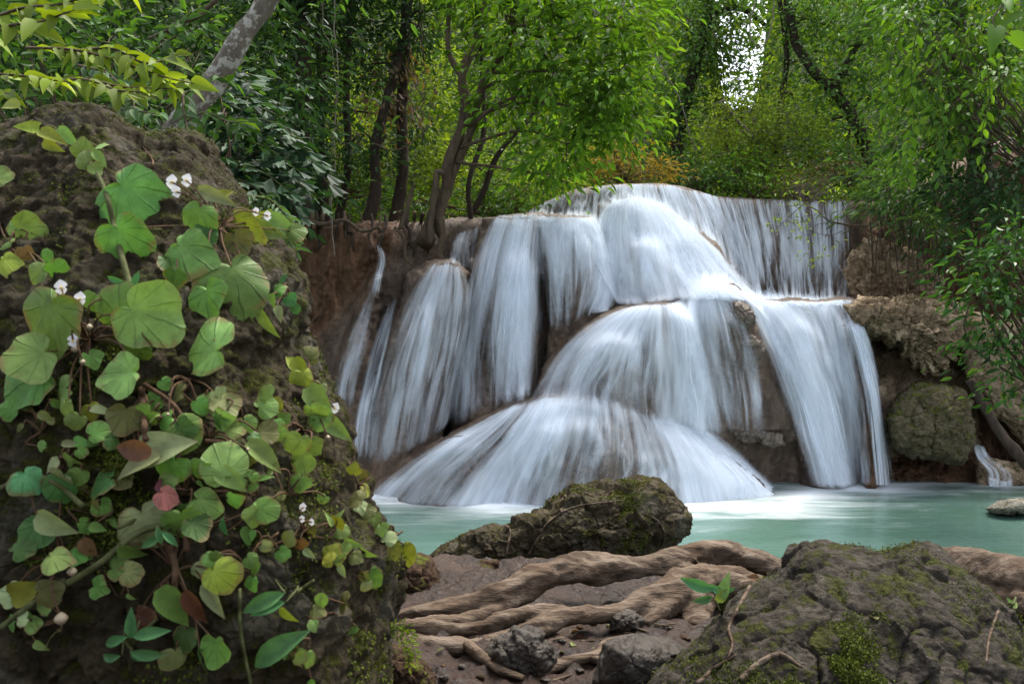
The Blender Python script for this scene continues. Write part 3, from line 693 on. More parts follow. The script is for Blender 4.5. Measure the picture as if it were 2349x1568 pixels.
sheet("veil of water draping the domed mound at left", [[(985, 606), (945, 650), (900, 730), (855, 860), (812, 1075)], [(998, 600), (958, 680), (920, 790), (888, 900), (860, 1070)], [(1015, 597), (985, 680), (955, 790), (932, 900), (908, 1055)], [(1035, 597), (1022, 680), (1000, 790), (975, 900), (950, 1035)],
      [(1050, 602), (1062, 680), (1050, 790), (1030, 880), (1005, 1000)], [(1060, 608), (1082, 670), (1085, 760), (1075, 860), (1060, 950)]],
      [[.25, .3, .32, .25], [.5, .42, .26, .25], [.55, .6, .5, .34], [.45, .42, .34, .28], [.6, .5, .34, .3], [.5, .36, .3, .25]], bot=.08, edge=.2, off=.06, nu=90, seed=5, top=.03)
sheet("narrow trickle sliding down the far left brown ridge", [[(855, 655), (828, 700), (795, 780), (765, 880), (752, 950)], [(865, 645), (842, 710), (815, 790), (790, 880), (785, 955)], [(872, 640), (856, 720), (846, 800), (825, 870), (812, 940)]],
      [[.15, .3, .42, .35], [.3, .45, .45, .4], [.15, .28, .3, .3]], bot=.15, edge=.3, off=.05, nu=40, seed=6, top=.05)
sheet("thin strands over rounded tan rock between the far left trickle and the domed mound", [[(890, 690), (862, 760), (835, 850), (812, 960), (800, 1050)], [(905, 680), (882, 760), (855, 860), (836, 960), (826, 1060)], [(918, 680), (900, 760), (880, 860), (862, 960), (850, 1060)]], [[.3, .4, .45, .4], [.45, .5, .5, .4], [.3, .4, .4, .35]], off=.05, bot=.1, nu=40, seed=22, top=.15, edge=.25, ribbons=60)
sheet("faint short trickle high on the brown earth bank", [[(855, 560), (862, 590), (850, 640), (838, 680)], [(866, 556), (875, 590), (868, 630), (858, 680)], [(878, 565), (888, 595), (882, 630), (872, 680)]], [.2, .38, .25], off=.06, nu=20, seed=7, top=.15, bot=.15, edge=.3)
sheet("small fall beside the tree roots on the bank", [[(1045, 535), (1034, 560), (1028, 600)], [(1062, 530), (1050, 560), (1046, 610)], [(1080, 522), (1072, 560), (1070, 620)], [(1110, 510), (1096, 560), (1088, 620)]], [.5, .4, .3, .25], off=.06, nu=40, seed=8, top=.1, bot=.1, edge=.2)
sheet("broad white bell of water fanning from the centre dome", [[(1430, 706), (1350, 740), (1282, 800), (1230, 880), (1185, 950)], [(1452, 701), (1385, 745), (1328, 805), (1285, 870), (1258, 940)], [(1475, 698), (1432, 745), (1395, 810), (1370, 870), (1355, 940)],
      [(1498, 696), (1482, 745), (1468, 810), (1460, 870), (1455, 960)], [(1525, 694), (1535, 745), (1540, 810), (1543, 870), (1548, 985)], [(1550, 690), (1582, 745), (1598, 810), (1608, 880), (1615, 1010)], [(1585, 672), (1610, 745), (1632, 830), (1650, 920), (1675, 1015)]],
      [[.9, .85, .75, .7], [1, .85, .6, .55], [1, .7, .42, .3], [.9, .55, .3, .24], [.85, .6, .5, .5], [1, 1, .95, .9], [.95, .85, .6, .5]], bot=.10, off=.08, nu=110, seed=9, top=.03, edge=0.12)
sheet("white foam spreading along the ledge under the right curtain", [[(1575, 645), (1575, 668), (1575, 690)], [(1640, 640), (1650, 662), (1660, 690)], [(1720, 655), (1728, 678), (1740, 704)], [(1820, 668), (1824, 686), (1830, 708)], [(1900, 672), (1904, 688), (1908, 708)], [(1965, 676), (1970, 690), (1974, 706)]], [[.7, 1, .8], [.8, 1.1, .9], [.6, 1.1, .7], [.4, 1, .5], [.35, .95, .4], [.2, .6, .3]], off=.10, nu=70, nv=16, seed=21, top=.5, bot=.4, edge=.1)
sheet("cascade breaking round the bare knob of rock at centre right", [[(1575, 672), (1562, 720), (1565, 800), (1580, 900), (1610, 1000)], [(1600, 656), (1592, 720), (1600, 800), (1620, 900), (1645, 1010)], [(1622, 648), (1625, 720), (1640, 800), (1660, 900), (1680, 1000)],
      [(1645, 646), (1665, 700), (1690, 790), (1705, 890), (1715, 1000)], [(1668, 650), (1700, 710), (1735, 790), (1760, 890), (1775, 1000)]], [[1, 1, .95, .85], [1, .8, .55, .45], [.9, .4, .36, .3], [.8, .28, .26, .22], [.8, .42, .36, .3]], bot=.25, edge=.16, off=.06, nu=70, seed=10, top=.02)
sheet("wide cascade pouring off the right shelf into the pool", [[(1650, 648), (1705, 690), (1745, 790), (1790, 920), (1850, 1118)], [(1670, 655), (1735, 710), (1785, 810), (1830, 930), (1885, 1120)], [(1715, 684), (1775, 740), (1825, 840), (1865, 950), (1915, 1122)],
      [(1780, 688), (1830, 740), (1868, 840), (1905, 950), (1945, 1122)], [(1850, 690), (1880, 740), (1905, 840), (1935, 950), (1960, 1120)], [(1900, 690), (1915, 740), (1935, 840), (1960, 950), (1975, 1118)], [(1935, 690), (1955, 740), (1975, 840), (1992, 950), (2005, 1114)]],
      [[.9, .5, .3, .2], [1, .95, .65, .5], [.9, 1, .95, .8], [.8, .9, .95, .85], [.8, .75, .75, .8], [.75, .5, .4, .35], [.7, .6, .45, .4]], bot=.03, off=.08, nu=110, seed=11, top=.015, edge=0.14)
sheet("outermost narrow stream at the right edge of the shelf", [[(1910, 690), (1935, 740), (1965, 840), (1985, 950), (2000, 1112)], [(1935, 690), (1962, 735), (1992, 840), (2015, 950), (2030, 1112)], [(1960, 692), (1990, 745), (2018, 850), (2035, 960), (2055, 1110)]],
      [[.6, .55, .35, .25], [.95, .95, .7, .45], [.5, .5, .35, .25]], off=.09, nu=50, seed=12, top=.03, edge=.3)
sheet("low fan of water spreading over the big bottom dome", [[(1160, 935), (1060, 985), (960, 1040), (890, 1090), (828, 1145)], [(1190, 918), (1110, 980), (1020, 1045), (960, 1100), (915, 1160)], [(1225, 906), (1165, 980), (1095, 1050), (1045, 1110), (1007, 1164)],
      [(1260, 900), (1215, 980), (1170, 1050), (1135, 1110), (1108, 1168)], [(1300, 897), (1275, 970), (1245, 1050), (1220, 1110), (1198, 1170)], [(1350, 900), (1345, 970), (1325, 1050), (1310, 1110), (1300, 1170)], [(1420, 915), (1430, 980), (1435, 1050), (1430, 1110), (1428, 1172)],
      [(1490, 940), (1520, 1000), (1545, 1060), (1555, 1110), (1562, 1174)], [(1550, 960), (1600, 1020), (1640, 1075), (1665, 1120), (1682, 1174)], [(1600, 975), (1660, 1030), (1712, 1080), (1750, 1120), (1790, 1172)], [(1640, 985), (1700, 1030), (1745, 1075), (1785, 1115), (1828, 1168)]],
      [[.5, .7, .75, .7], [.75, .62, .5, .5], [.8, .45, .24, .28], [1, .95, .85, .8], [1, .8, .6, .55], [.75, .45, .30, .34], [.62, .45, .36, .42], [.6, .6, .6, .55], [.85, 1, .95, .9], [.9, 1, 1, 1], [.5, .7, .85, .9]], off=.06, bot=.05, nu=170, seed=13, top=0.12, edge=0.06)
sheet("little double fall beside the fallen trunk on far right", [[(2232, 1018), (2240, 1050), (2262, 1078), (2266, 1114)], [(2244, 1016), (2256, 1050), (2286, 1080), (2290, 1116)], [(2256, 1020), (2276, 1050), (2318, 1080), (2326, 1114)]], [[.6, .7, .8, .7], [.7, .6, .4, .3], [.5, .5, .8, .6]], off=.45, nu=40, seed=14, top=.08, edge=.15)

# ------------------------------------------------------------------ rocks
def vnormals(V, F):
    n = np.zeros_like(V)
    a = np.cross(V[F[:, 2]] - V[F[:, 0]], V[F[:, 3]] - V[F[:, 1]]) if F.shape[1] == 4 else np.cross(V[F[:, 1]] - V[F[:, 0]], V[F[:, 2]] - V[F[:, 0]])
    for k in range(F.shape[1]): np.add.at(n, F[:, k], a)
    return nrmz(n)
def rock(name, sil, c, d_edge, bulge, back, mat, na=160, nr=46, amp=.04, sc=5.0, fine=.4, tilt=0.0, seed=0, strat=0, parent=None):
    """closed boulder whose outline is the px polygon sil round c; d_edge may be a number or a function of py"""
    s = np.array(list(sil) + [sil[0]], float)
    L = np.concatenate([[0], np.cumsum(np.linalg.norm(np.diff(s, axis=0), axis=1))]); x = np.linspace(0, L[-1], na, endpoint=False)
    S = np.stack([np.interp(x, L, s[:, k]) for k in (0, 1)], 1)
    c = np.array(c, float); rings = np.sin(np.linspace(0.02, np.pi / 2, nr))
    A = c + rings[:, None, None] * (S - c)[None]
    de = d_edge(A[..., 1]) if callable(d_edge) else d_edge + tilt * (c[1] - A[..., 1])
    h = np.sqrt(np.clip(1 - rings ** 2.3, 0, 1))[:, None]
    f = P(A[..., 0], A[..., 1], de - bulge * h)
    b = P(A[..., 0], A[..., 1], de + back * h)[:-1][::-1]
    V = np.concatenate([f, b], 0); m = len(V)
    i = np.arange(m - 1)[:, None] * na; j = np.arange(na)[None]; j2 = (j + 1) % na
    F = np.stack([i + j, i + j2, i + na + j2, i + na + j], -1).reshape(-1, 4)
    V = V.reshape(-1, 3)
    n0, n1 = len(V), len(V) + 1
    V = np.vstack([V, V[:na].mean(0), V[-na:].mean(0)])
    k = np.arange(na); T = np.vstack([np.stack([np.full(na, n0), (k + 1) % na, k], 1), np.stack([np.full(na, n1), (m - 1) * na + k, (m - 1) * na + (k + 1) % na], 1)])
    N_ = vnormals(V, F)
    q = V * sc + seed * 13.7
    rd = ridged(q, 4); rd -= rd.mean(); r2 = ridged(q * 2.7 + 5, 4); r2 -= r2.mean(); wp = q + .6 * fbm(q * .8 + 3, 2)[:, None]
    pit = np.clip(pnoise(wp * 1.9) - .25, 0, 1)
    wq = q + .35 * np.stack([fbm(q * .9 + 11, 3), fbm(q * .9 + 23, 3), fbm(q * .9 + 37, 3)], 1)
    f1, e1 = facets(wq * .42, seed); f1 = np.clip(f1, -.45, .45); f2, e2 = facets(wq * 1.1 + 5, seed + 3)
    dsp = amp * (.9 * fbm(q * .4, 3) + .55 * f1 + .36 * f2 - .35 * np.exp(-e2 / .05) + .28 * rd + fine * .42 * r2 - .6 * pit + fine * .35 * fbm(q * 6, 3))
    if strat: dsp = dsp + strat * ridged(V * np.array([2.5, 2.5, 14]) + seed, 3)
    area = np.sign(np.sum(N_[:na * 3] * (np.array([0, 0, CAMZ]) - V[:na * 3])))
    V = V + N_ * area * dsp[:, None]
    o = mk(name, V, [F, T], mat, parent)
    return o, V, F
CAMV = Vector((0, 0, CAMZ))
def bvh(V, F): return BVHTree.FromPolygons([tuple(v) for v in V], [tuple(int(k) for k in f) for f in F])
def hit(tree, px, py, off=0.0, default=None):
    dr = Vector(P(px, py, 1.0)) - CAMV; dr.normalize()
    loc, n, _, dist = tree.ray_cast(CAMV, dr)
    if loc is None: return (P(px, py, default) if default else None), np.array([0, -1, 0.])
    n = np.array(n); n = n if np.dot(n, np.array(dr)) < 0 else -n
    return np.array(loc - dr * off), n

silL = [(-260, 330), (-120, 330), (0, 300), (60, 278), (110, 250), (160, 240), (205, 238), (245, 250), (285, 280), (330, 312), (370, 320), (408, 305), (440, 318), (480, 350), (520, 400), (545, 440), (565, 490), (640, 558),
        (668, 585), (690, 640), (692, 700), (682, 760), (705, 830), (745, 900), (788, 950), (800, 1000), (815, 1060), (840, 1110), (858, 1180), (892, 1235), (915, 1290), (908, 1345), (895, 1400), (882, 1470), (886, 1568), (900, 1760), (500, 2000), (-200, 2000), (-500, 1500), (-420, 800)]
oL, VL, FL = rock("rock_outcrop", silL, (250, 1050), lambda y: np.interp(y, [200, 700, 1568, 2000], [2.35, 2.15, 1.95, 1.75]), .62, 1.1, M_rockL, na=700, nr=240, amp=.036, sc=6.5, fine=.9, seed=1, strat=.014)
tag(oL, "tall brown mossy rock outcrop filling the left foreground, covered in begonias", "rock")
BL = bvh(VL, FL)
silR = [(1380, 1760), (1470, 1610), (1500, 1552), (1545, 1500), (1600, 1450), (1640, 1402), (1690, 1362), (1740, 1330), (1795, 1302), (1825, 1272), (1850, 1255), (1885, 1247), (1950, 1257), (2005, 1264), (2045, 1262), (2085, 1247), (2130, 1250), (2180, 1275),
        (2235, 1310), (2290, 1350), (2330, 1400), (2355, 1450), (2420, 1540), (2480, 1760)]
oR, VR, FR = rock("boulder", silR, (1930, 1520), lambda y: np.interp(y, [1240, 1568, 1760], [3.0, 2.75, 2.5]), .55, .8, M_rockR, na=560, nr=170, amp=.044, sc=5.0, fine=.6, seed=2)
tag(oR, "large grey boulder with green moss patches at lower right corner", "boulder")
BR = bvh(VR, FR)
oM, VM, FM = rock("boulder", [(1150, 1290), (1170, 1230), (1215, 1195), (1255, 1165), (1272, 1142), (1300, 1126), (1340, 1114), (1400, 1113), (1445, 1107), (1465, 1099), (1500, 1107), (1540, 1128), (1566, 1155), (1576, 1185), (1568, 1220), (1545, 1245), (1530, 1285), (1490, 1340), (1300, 1370), (1180, 1350)],
               (1370, 1230), 5.3, .5, .6, M_rockM, na=360, nr=100, amp=.07, sc=4.5, fine=.7, seed=3)
tag(oM, "hump-backed mossy boulder with crawling roots standing in front of the pool", "boulder")
BM_ = bvh(VM, FM)
oS, VS, FS = rock("boulder", [(985, 1290), (1000, 1262), (1060, 1230), (1115, 1196), (1175, 1192), (1240, 1172), (1262, 1172), (1262, 1260), (1230, 1340), (1150, 1380), (1040, 1370), (992, 1330)], (1130, 1275), 5.15, .3, .5, M_rockM, amp=.06, sc=5, fine=.7, na=260, nr=70, seed=4)
tag(oS, "low sloping brown rock leaning against the left side of the hump-backed boulder", "boulder")
BS = bvh(VS, FS)
def smallrock(sil, c, d, b, mat, label, amp=.02, sc=9, seed=0, name="stone"):
    o, v, f = rock(name, sil, c, d, b, b, mat, na=150, nr=44, fine=.6, amp=amp, sc=sc, seed=seed); tag(o, label, "rock"); return v, f
smallrock([(860, 1330), (890, 1275), (935, 1262), (985, 1278), (1005, 1310), (1025, 1360), (1015, 1410), (940, 1430), (870, 1420)], (940, 1345), 4.2, .25, M_rockB, "reddish brown rock beside the left outcrop, behind the roots", .03, 7, 5)
smallrock([(1028, 1375), (1040, 1335), (1090, 1295), (1110, 1281), (1140, 1286), (1178, 1325), (1170, 1370), (1100, 1390)], (1105, 1335), 4.5, .2, M_rockB, "small knobbly dark rock with a tiny seedling on top", .03, 8, 6)
smallrock([(1110, 1500), (1130, 1470), (1170, 1455), (1180, 1440), (1235, 1448), (1268, 1480), (1275, 1530), (1240, 1570), (1140, 1560)], (1195, 1505), 3.1, .16, M_stone, "grey mud-caked stone under the lower roots at bottom centre", .03, 9, 7)
smallrock([(1360, 1570), (1375, 1510), (1390, 1475), (1450, 1455), (1530, 1462), (1570, 1490), (1580, 1540), (1540, 1600), (1400, 1610)], (1465, 1530), 2.85, .2, M_stone, "smooth grey stone in the mud against the large mossy boulder", .022, 8, 8)
smallrock([(1395, 1450), (1400, 1412), (1425, 1395), (1455, 1398), (1480, 1420), (1478, 1450), (1440, 1468)], (1440, 1430), 3.45, .12, M_stone, "fist-sized pale stone sitting below the forked root", .02, 11, 9)
smallrock([(860, 1600), (880, 1490), (900, 1470), (950, 1490), (985, 1530), (1000, 1590), (940, 1620)], (920, 1550), 2.9, .18, M_rockB, "crumbly brown rock at the foot of the left outcrop", .03, 9, 10)
smallrock([(2262, 1166), (2280, 1155), (2310, 1144), (2349, 1142), (2400, 1150), (2410, 1175), (2340, 1182), (2280, 1176)], (2335, 1165), 9.3, .35, M_palestone, "pale flat stone breaking the pool surface at the right edge", .05, 4, 11)
def knob(sil, c, d, b, label, seed):
    o, _, _ = rock("boulder", sil, c, d + .05, b * .8, .6, M_knob, na=160, nr=44, amp=.07, sc=4.0, fine=.9, seed=seed); tag(o, label, "rock")
M_knob = rockmat("wet_tan_travertine", (.12, .094, .075), (.32, .265, .21), 0, scale=7, rough=.45, wet=.35, bump=1.0, dist=.06)
knob([(1664, 712), (1674, 694), (1698, 690), (1718, 702), (1732, 730), (1730, 752), (1718, 768), (1694, 758), (1676, 746), (1666, 730)], (1700, 728), 11.0, .25, "bare tan knob of rock breaking through the falls at right of centre", 31)
knob([(1700, 775), (1722, 768), (1745, 782), (1752, 808), (1735, 826), (1712, 815)], (1727, 797), 10.9, .18, "small ragged rock lump just below the bare tan knob", 32)
knob([(1665, 985), (1700, 968), (1745, 978), (1790, 1000), (1800, 1018), (1770, 1024), (1740, 1012), (1715, 1022), (1690, 1008)], (1735, 996), 10.95, .22, "ragged dripping rock ledge above the dark hollow right of the big dome", 33)
# right hand shelf rocks
oH, VH, FH = rock("rock_shelf", [(1935, 700), (1975, 688), (2040, 690), (2110, 687), (2190, 694), (2215, 700), (2222, 750), (2212, 800), (2200, 790), (2192, 832), (2180, 815), (2170, 858), (2158, 838), (2146, 870), (2134, 846), (2122, 862), (2112, 836), (2100, 852), (2084, 822), (2070, 830), (2056, 800), (2038, 806), (2020, 778), (1995, 770), (1960, 735)], (2090, 750), 11.35, .5, 1.4, M_shelf, na=360, nr=80, amp=.13, sc=3.2, fine=1.0, seed=12)
tag(oH, "overhanging tan rock shelf with ragged lower edge right of the falls", "rock")
oG, VG, FG = rock("boulder", [(2040, 960), (2060, 910), (2110, 882), (2160, 878), (2205, 900), (2232, 950), (2230, 1010), (2200, 1055), (2160, 1052), (2110, 1042), (2060, 1030)], (2140, 965), 11.0, .5, .9, M_mossb, na=200, nr=44, amp=.12, sc=2.8, fine=.8, seed=13)
tag(oG, "bulbous green-tinged rock hanging below the tan shelf", "rock")
oW, _, _ = rock("rock_shelf", [(1945, 640), (1955, 570), (2000, 540), (2060, 560), (2110, 590), (2150, 640), (2170, 690), (2080, 700), (1960, 700)], (2050, 635), 12.5, .2, .8, M_shelf, na=260, nr=60, amp=.15, sc=3.0, fine=.9, seed=14)
tag(oW, "weathered wall of rock between the right curtain and hanging roots", "rock")
oX, _, _ = rock("rock_shelf", [(2195, 760), (2240, 720), (2349, 740), (2460, 780), (2460, 1010), (2349, 1020), (2280, 960), (2215, 860)], (2320, 860), 11.4, .3, .9, M_shelf, na=160, nr=36, amp=.1, sc=2.2, fine=.5, seed=15)
tag(oX, "shaded brown rock wall behind the bush at the far right", "rock")
oV, _, _ = rock("rock_shelf", [(1975, 800), (2060, 780), (2180, 800), (2260, 840), (2270, 1000), (2240, 1125), (2100, 1130), (1985, 1125), (1970, 950)], (2110, 960), 12.2, .3, .8, M_shelf, na=200, nr=50, amp=.12, sc=2.4, fine=.8, seed=18)
tag(oV, "recessed brown rock wall in the shade under the tan shelf", "rock")
oY, _, _ = rock("rock_shelf", [(1985, 920), (2000, 870), (2040, 850), (2070, 900), (2060, 980), (2020, 1010), (1995, 980)], (2025, 930), 11.6, .25, .6, M_shelf, na=120, nr=30, amp=.08, sc=3, seed=16)
tag(oY, "narrow rock pillar in the gap between stream and green-tinged rock", "rock")
oZ, _, _ = rock("rock_shelf", [(2235, 1060), (2262, 1050), (2320, 1058), (2400, 1060), (2420, 1130), (2310, 1130), (2245, 1118)], (2310, 1092), 11.3, .25, .6, M_shelf, na=120, nr=30, amp=.06, sc=3, seed=17)
tag(oZ, "small wet ledge under the little double fall", "rock")

# ------------------------------------------------------------------ big bare roots
def rootmesh(name, tubes, vox, label, grain=.010):
    g = Geo()
    for pts, rr in tubes:
        pts = np.asarray(pts); g.tube(P(pts[:, 0], pts[:, 1], pts[:, 2]), np.asarray(rr) * .74, seg=14, n=60, wob=.35, seed=len(pts))
    o = g.mk(name, M_root)
    md = o.modifiers.new("r", 'REMESH'); md.mode = 'VOXEL'; md.voxel_size = vox
    dg = bpy.context.evaluated_depsgraph_get(); me = bpy.data.meshes.new_from_object(o.evaluated_get(dg))
    n = len(me.vertices); V = np.zeros(n * 3, np.float32); me.vertices.foreach_get("co", V); V = V.reshape(-1, 3).astype(float)
    Nn = np.zeros(n * 3, np.float32); me.vertices.foreach_get("normal", Nn); Nn = Nn.reshape(-1, 3)
    a = math.radians(14); X_, Z_ = V[:, 0] * math.cos(a) + V[:, 2] * math.sin(a), -V[:, 0] * math.sin(a) + V[:, 2] * math.cos(a)
    q = np.stack([X_ * 2.2, V[:, 1] * 13, Z_ * 13], 1)
    V = V + Nn * (grain * 1.2 * fbm(q * .6, 2) + grain * .8 * ridged(q * 1.6 + 4, 3) + .02 * fbm(V * 4.5, 3) + .005 * fbm(V * 30, 2))[:, None]
    me.vertices.foreach_set("co", V.astype(np.float32).ravel()); me.polygons.foreach_set("use_smooth", np.ones(len(me.polygons), bool))
    old = o.data; o.modifiers.clear(); o.data = me; bpy.data.meshes.remove(old); me.name = name
    if not me.materials: me.materials.append(M_root)
    me.update()
    return tag(o, label, "root")
rootmesh("tree_root", [
    ([(850, 1425, 3.55), (950, 1412, 3.5), (1060, 1395, 3.5), (1150, 1365, 3.52), (1240, 1325, 3.6), (1330, 1303, 3.7), (1430, 1302, 3.75), (1520, 1290, 3.8), (1600, 1272, 3.9), (1660, 1266, 3.95), (1730, 1285, 4.0), (1800, 1320, 4.0), (1880, 1350, 3.9)], [.045, .055, .065, .075, .085, .085, .075, .07, .075, .085, .08, .075, .07]),
    ([(1440, 1305, 3.75), (1520, 1300, 3.78), (1600, 1320, 3.75), (1680, 1345, 3.6), (1760, 1365, 3.5)], [.05, .06, .06, .06, .05]),
    ([(1620, 1320, 3.75), (1560, 1335, 3.65), (1500, 1370, 3.55), (1430, 1405, 3.45), (1340, 1410, 3.4), (1260, 1425, 3.35), (1180, 1462, 3.3), (1090, 1485, 3.2), (1000, 1482, 3.2), (900, 1468, 3.2)], [.07, .085, .08, .06, .045, .042, .042, .045, .045, .035]),
    ([(1560, 1350, 3.6), (1520, 1395, 3.5), (1480, 1440, 3.4)], [.09, .085, .05]),
    ([(1620, 1345, 3.65), (1600, 1390, 3.55), (1600, 1450, 3.4)], [.08, .08, .06]),
    ([(1360, 1405, 3.4), (1240, 1400, 3.4), (1160, 1418, 3.35), (1090, 1440, 3.3), (1000, 1440, 3.28), (920, 1435, 3.3)], [.03, .038, .036, .036, .034, .03]),
    ([(1280, 1320, 3.65), (1180, 1375, 3.5), (1080, 1420, 3.4), (980, 1425, 3.35), (880, 1445, 3.35)], [.04, .042, .036, .03, .025]),
    ([(1300, 1412, 3.4), (1250, 1445, 3.3), (1215, 1452, 3.25)], [.03, .022, .012]),
    ([(1600, 1300, 3.8), (1680, 1320, 3.7), (1760, 1345, 3.6)], [.04, .045, .04])], .011,
    "big bare forked tree root sprawling across the foreground mud")
rootmesh("tree_root", [([(1900, 1300, 3.9), (2020, 1285, 3.8), (2120, 1287, 3.7), (2220, 1300, 3.6), (2349, 1330, 3.4), (2480, 1350, 3.3), (2700, 1420, 3.2), (2950, 1560, 3.1)], [.05, .06, .075, .1, .13, .13, .11, .09]),
                       ([(2200, 1330, 3.6), (2300, 1380, 3.4), (2420, 1410, 3.2), (2600, 1520, 3.1)], [.07, .07, .07, .06])], .012, "thick bare root lying behind the large mossy boulder at right")
BG = bvh(GROUND_V, GROUND_F)
def groundroot(pts, r, label):
    q = [hit(BG, x, y, .0, 3.0)[0] + np.array([0, 0, r * .6]) for x, y in pts]
    g = Geo().tube(q, [r * 1.2, r, r * .8, r * .5] if len(pts) > 3 else [r, r * .8, r * .5], seg=10, n=36, wob=.5)
    tag(g.mk("root", M_root), label, "root")
groundroot([(1075, 1490), (1110, 1515), (1150, 1545), (1200, 1562)], .022, "short bent root poking out of mud at bottom centre")
groundroot([(1230, 1548), (1300, 1525), (1370, 1508), (1390, 1480), (1440, 1465)], .02, "pale surface root curving between the two mud stones")
groundroot([(1360, 1515), (1395, 1520), (1425, 1500), (1440, 1480)], .014, "thin side root hooking up beside the smooth grey stone")

def surfroot(tree, pts, r, label, mat=M_root, dft=None, name="root"):
    r *= .62
    q = np.array([hit(tree, x, y, r * .3, dft)[0] for x, y in smooth_path(pts, max(8, len(pts) * 5)) if hit(tree, x, y, r * .5, dft)[0] is not None])
    if len(q) < 3: return
    g = Geo().tube(q, np.linspace(r, r * .45, len(q)), seg=7, n=len(q) * 2, wob=.5)
    tag(g.mk(name, mat), label, "root", "thin roots crawling over rocks")
surfroot(BM_, [(1195, 1300), (1225, 1250), (1250, 1205), (1290, 1175), (1330, 1160), (1400, 1150), (1440, 1148)], .018, "long thin root climbing the hump-backed boulder diagonally")
surfroot(BM_, [(1290, 1178), (1285, 1155), (1298, 1135), (1310, 1125)], .012, "short kinked root near the crest of the hump-backed boulder")
surfroot(BM_, [(1480, 1178), (1510, 1195), (1525, 1225), (1520, 1250)], .014, "thin root curling down the right end of the hump-backed boulder")
surfroot(BM_, [(1380, 1150), (1400, 1130), (1425, 1120)], .008, "fine rootlet branching up to the boulder crest")
surfroot(BS, [(1140, 1190), (1170, 1215), (1165, 1250), (1160, 1290)], .014, "thin root dropping over the low sloping brown rock")
surfroot(BS, [(1030, 1290), (1080, 1275), (1120, 1258)], .008, "fine rootlet across the face of the low sloping rock")
surfroot(BR, [(1720, 1345), (1690, 1400), (1672, 1440), (1680, 1480), (1660, 1530)], .011, "thin wavy root down the left flank of the large mossy boulder")
surfroot(BR, [(2290, 1400), (2270, 1460), (2262, 1520)], .009, "thin root down the right flank of the large mossy boulder")
surfroot(BR, [(1700, 1560), (1740, 1520), (1790, 1500), (1840, 1530)], .018, "knobbly root looping low on the large mossy boulder")
surfroot(BR, [(1600, 1568), (1640, 1530), (1690, 1500)], .012, "root curving up from the frame edge on the large boulder")
surfroot(BL, [(345, 405), (350, 370), (325, 335)], .006, "thin reddish root near the outcrop's notched crest", M_stemr)

# ------------------------------------------------------------------ forest
def tree(label, trunks, crown=None, L=.12, W=.05, leafm=None, bark=M_barkd, cov=2.4, seed=1, name="tree", droop=.25, clump=26, cr=.28, tmpl=T_HEX, cat="tree", shell=.3, twr=.008, group=None, limbs=True):
    """trunks: list of ([(px,py,d)...], [radius_m...]); crown: px blobs"""
    b = trunks[0][0][0]; root = thing(name, P(*b), label, cat, group)
    g = Geo()
    for k, (pts, rr) in enumerate(trunks):
        w_ = pxpath(pts); w_[1:-1] += np.random.default_rng(seed + k).normal(size=(len(w_) - 2, 3)) * (.05 if w_[0, 1] > 8 else .012)
        g.tube(w_, np.interp(np.linspace(0, 1, len(w_)), np.linspace(0, 1, len(rr)), rr), seg=10, n=36, wob=.3, seed=seed)
    if crown:
        r = np.random.default_rng(seed)
        if limbs:
            for bl in crown:
                c = P(*bl[:3]); allp = np.vstack([smooth_path(pxpath(t[0]), 20) for t in trunks])
                cand = allp[allp[:, 2] < c[2] + .3] if (allp[:, 2] < c[2] + .3).any() else allp
                a = cand[np.linalg.norm(cand - c, axis=1).argmin()]
                mid = (a + c) / 2 + np.array([0, 0, .15]) + r.normal(size=3) * .15
                r0 = min(.032, trunks[0][1][-1] * .35 + .01)
                g.tube([a, mid, c], [r0, r0 * .7, r0 * .3], seg=6, n=12, wob=.3)
        lf = Geo(); foliage(lf, crown, L, W, cov, clump, cr, droop, seed, tmpl, shell, twigs=g, twr=twr)
        lf.mk("crown", leafm, root, smooth=False, uv=True)
    g.mk("trunk", bark, root)
    return root
def shrub(label, blobs, L, W, leafm, base=None, cov=2.2, seed=1, name="shrub", cat="shrub", tmpl=T_HEX, droop=.2, clump=22, cr=.22, shell=.25, bark=M_barkb, group=None, nst=5):
    px, py, d = blobs[0][:3]; base = base or (px, py + blobs[0][4], d)
    root = thing(name, P(*base), label, cat, group); g = Geo(); r = np.random.default_rng(seed)
    b = P(*base)
    for bl in blobs:
        for k in range(nst):
            c = P(*bl[:3]) + r.normal(size=3) * np.array([bl[3], 20, bl[4]]) * .4 * bl[2] / FPX
            g.tube([b + r.normal(size=3) * .05, (b + c) / 2 + r.normal(size=3) * .12, c], [.014, .01, .004], seg=5, n=10)
    lf = Geo(); foliage(lf, blobs, L, W, cov, clump, cr, droop, seed, tmpl, shell, twigs=g, twr=.004)
    lf.mk("foliage", leafm, root, smooth=False, uv=True); g.mk("stem", bark, root)
    return root

xs, ts = np.linspace(-70, 70, 220), np.linspace(0, 1, 40)  # backing hill added behind the wood to block the sky, notched at the gap
X = np.repeat(xs[None], 40, 0); Y = 31 + 25 * ts[:, None] + 0 * X
gap = np.abs(X / Y * 31 - 8.9)
H = 4 + 31 * ts[:, None] ** .7 * np.clip((gap - .35) / 1.0, .46, 1)
H = H + 1.2 * fbm(np.stack([X * .35, Y * .35, H * .3], -1), 4)
i = np.arange(39)[:, None] * 220 + np.arange(219)[None]
M_hill = rockmat("backing_hill_green", (.012, .022, .006), (.045, .075, .015), 0, scale=2, bump=1.0, dist=.4)
struct(mk("backing_hill", np.stack([X, Y, H], -1), np.stack([i, i + 1, i + 221, i + 220], -1).reshape(-1, 4), M_hill))

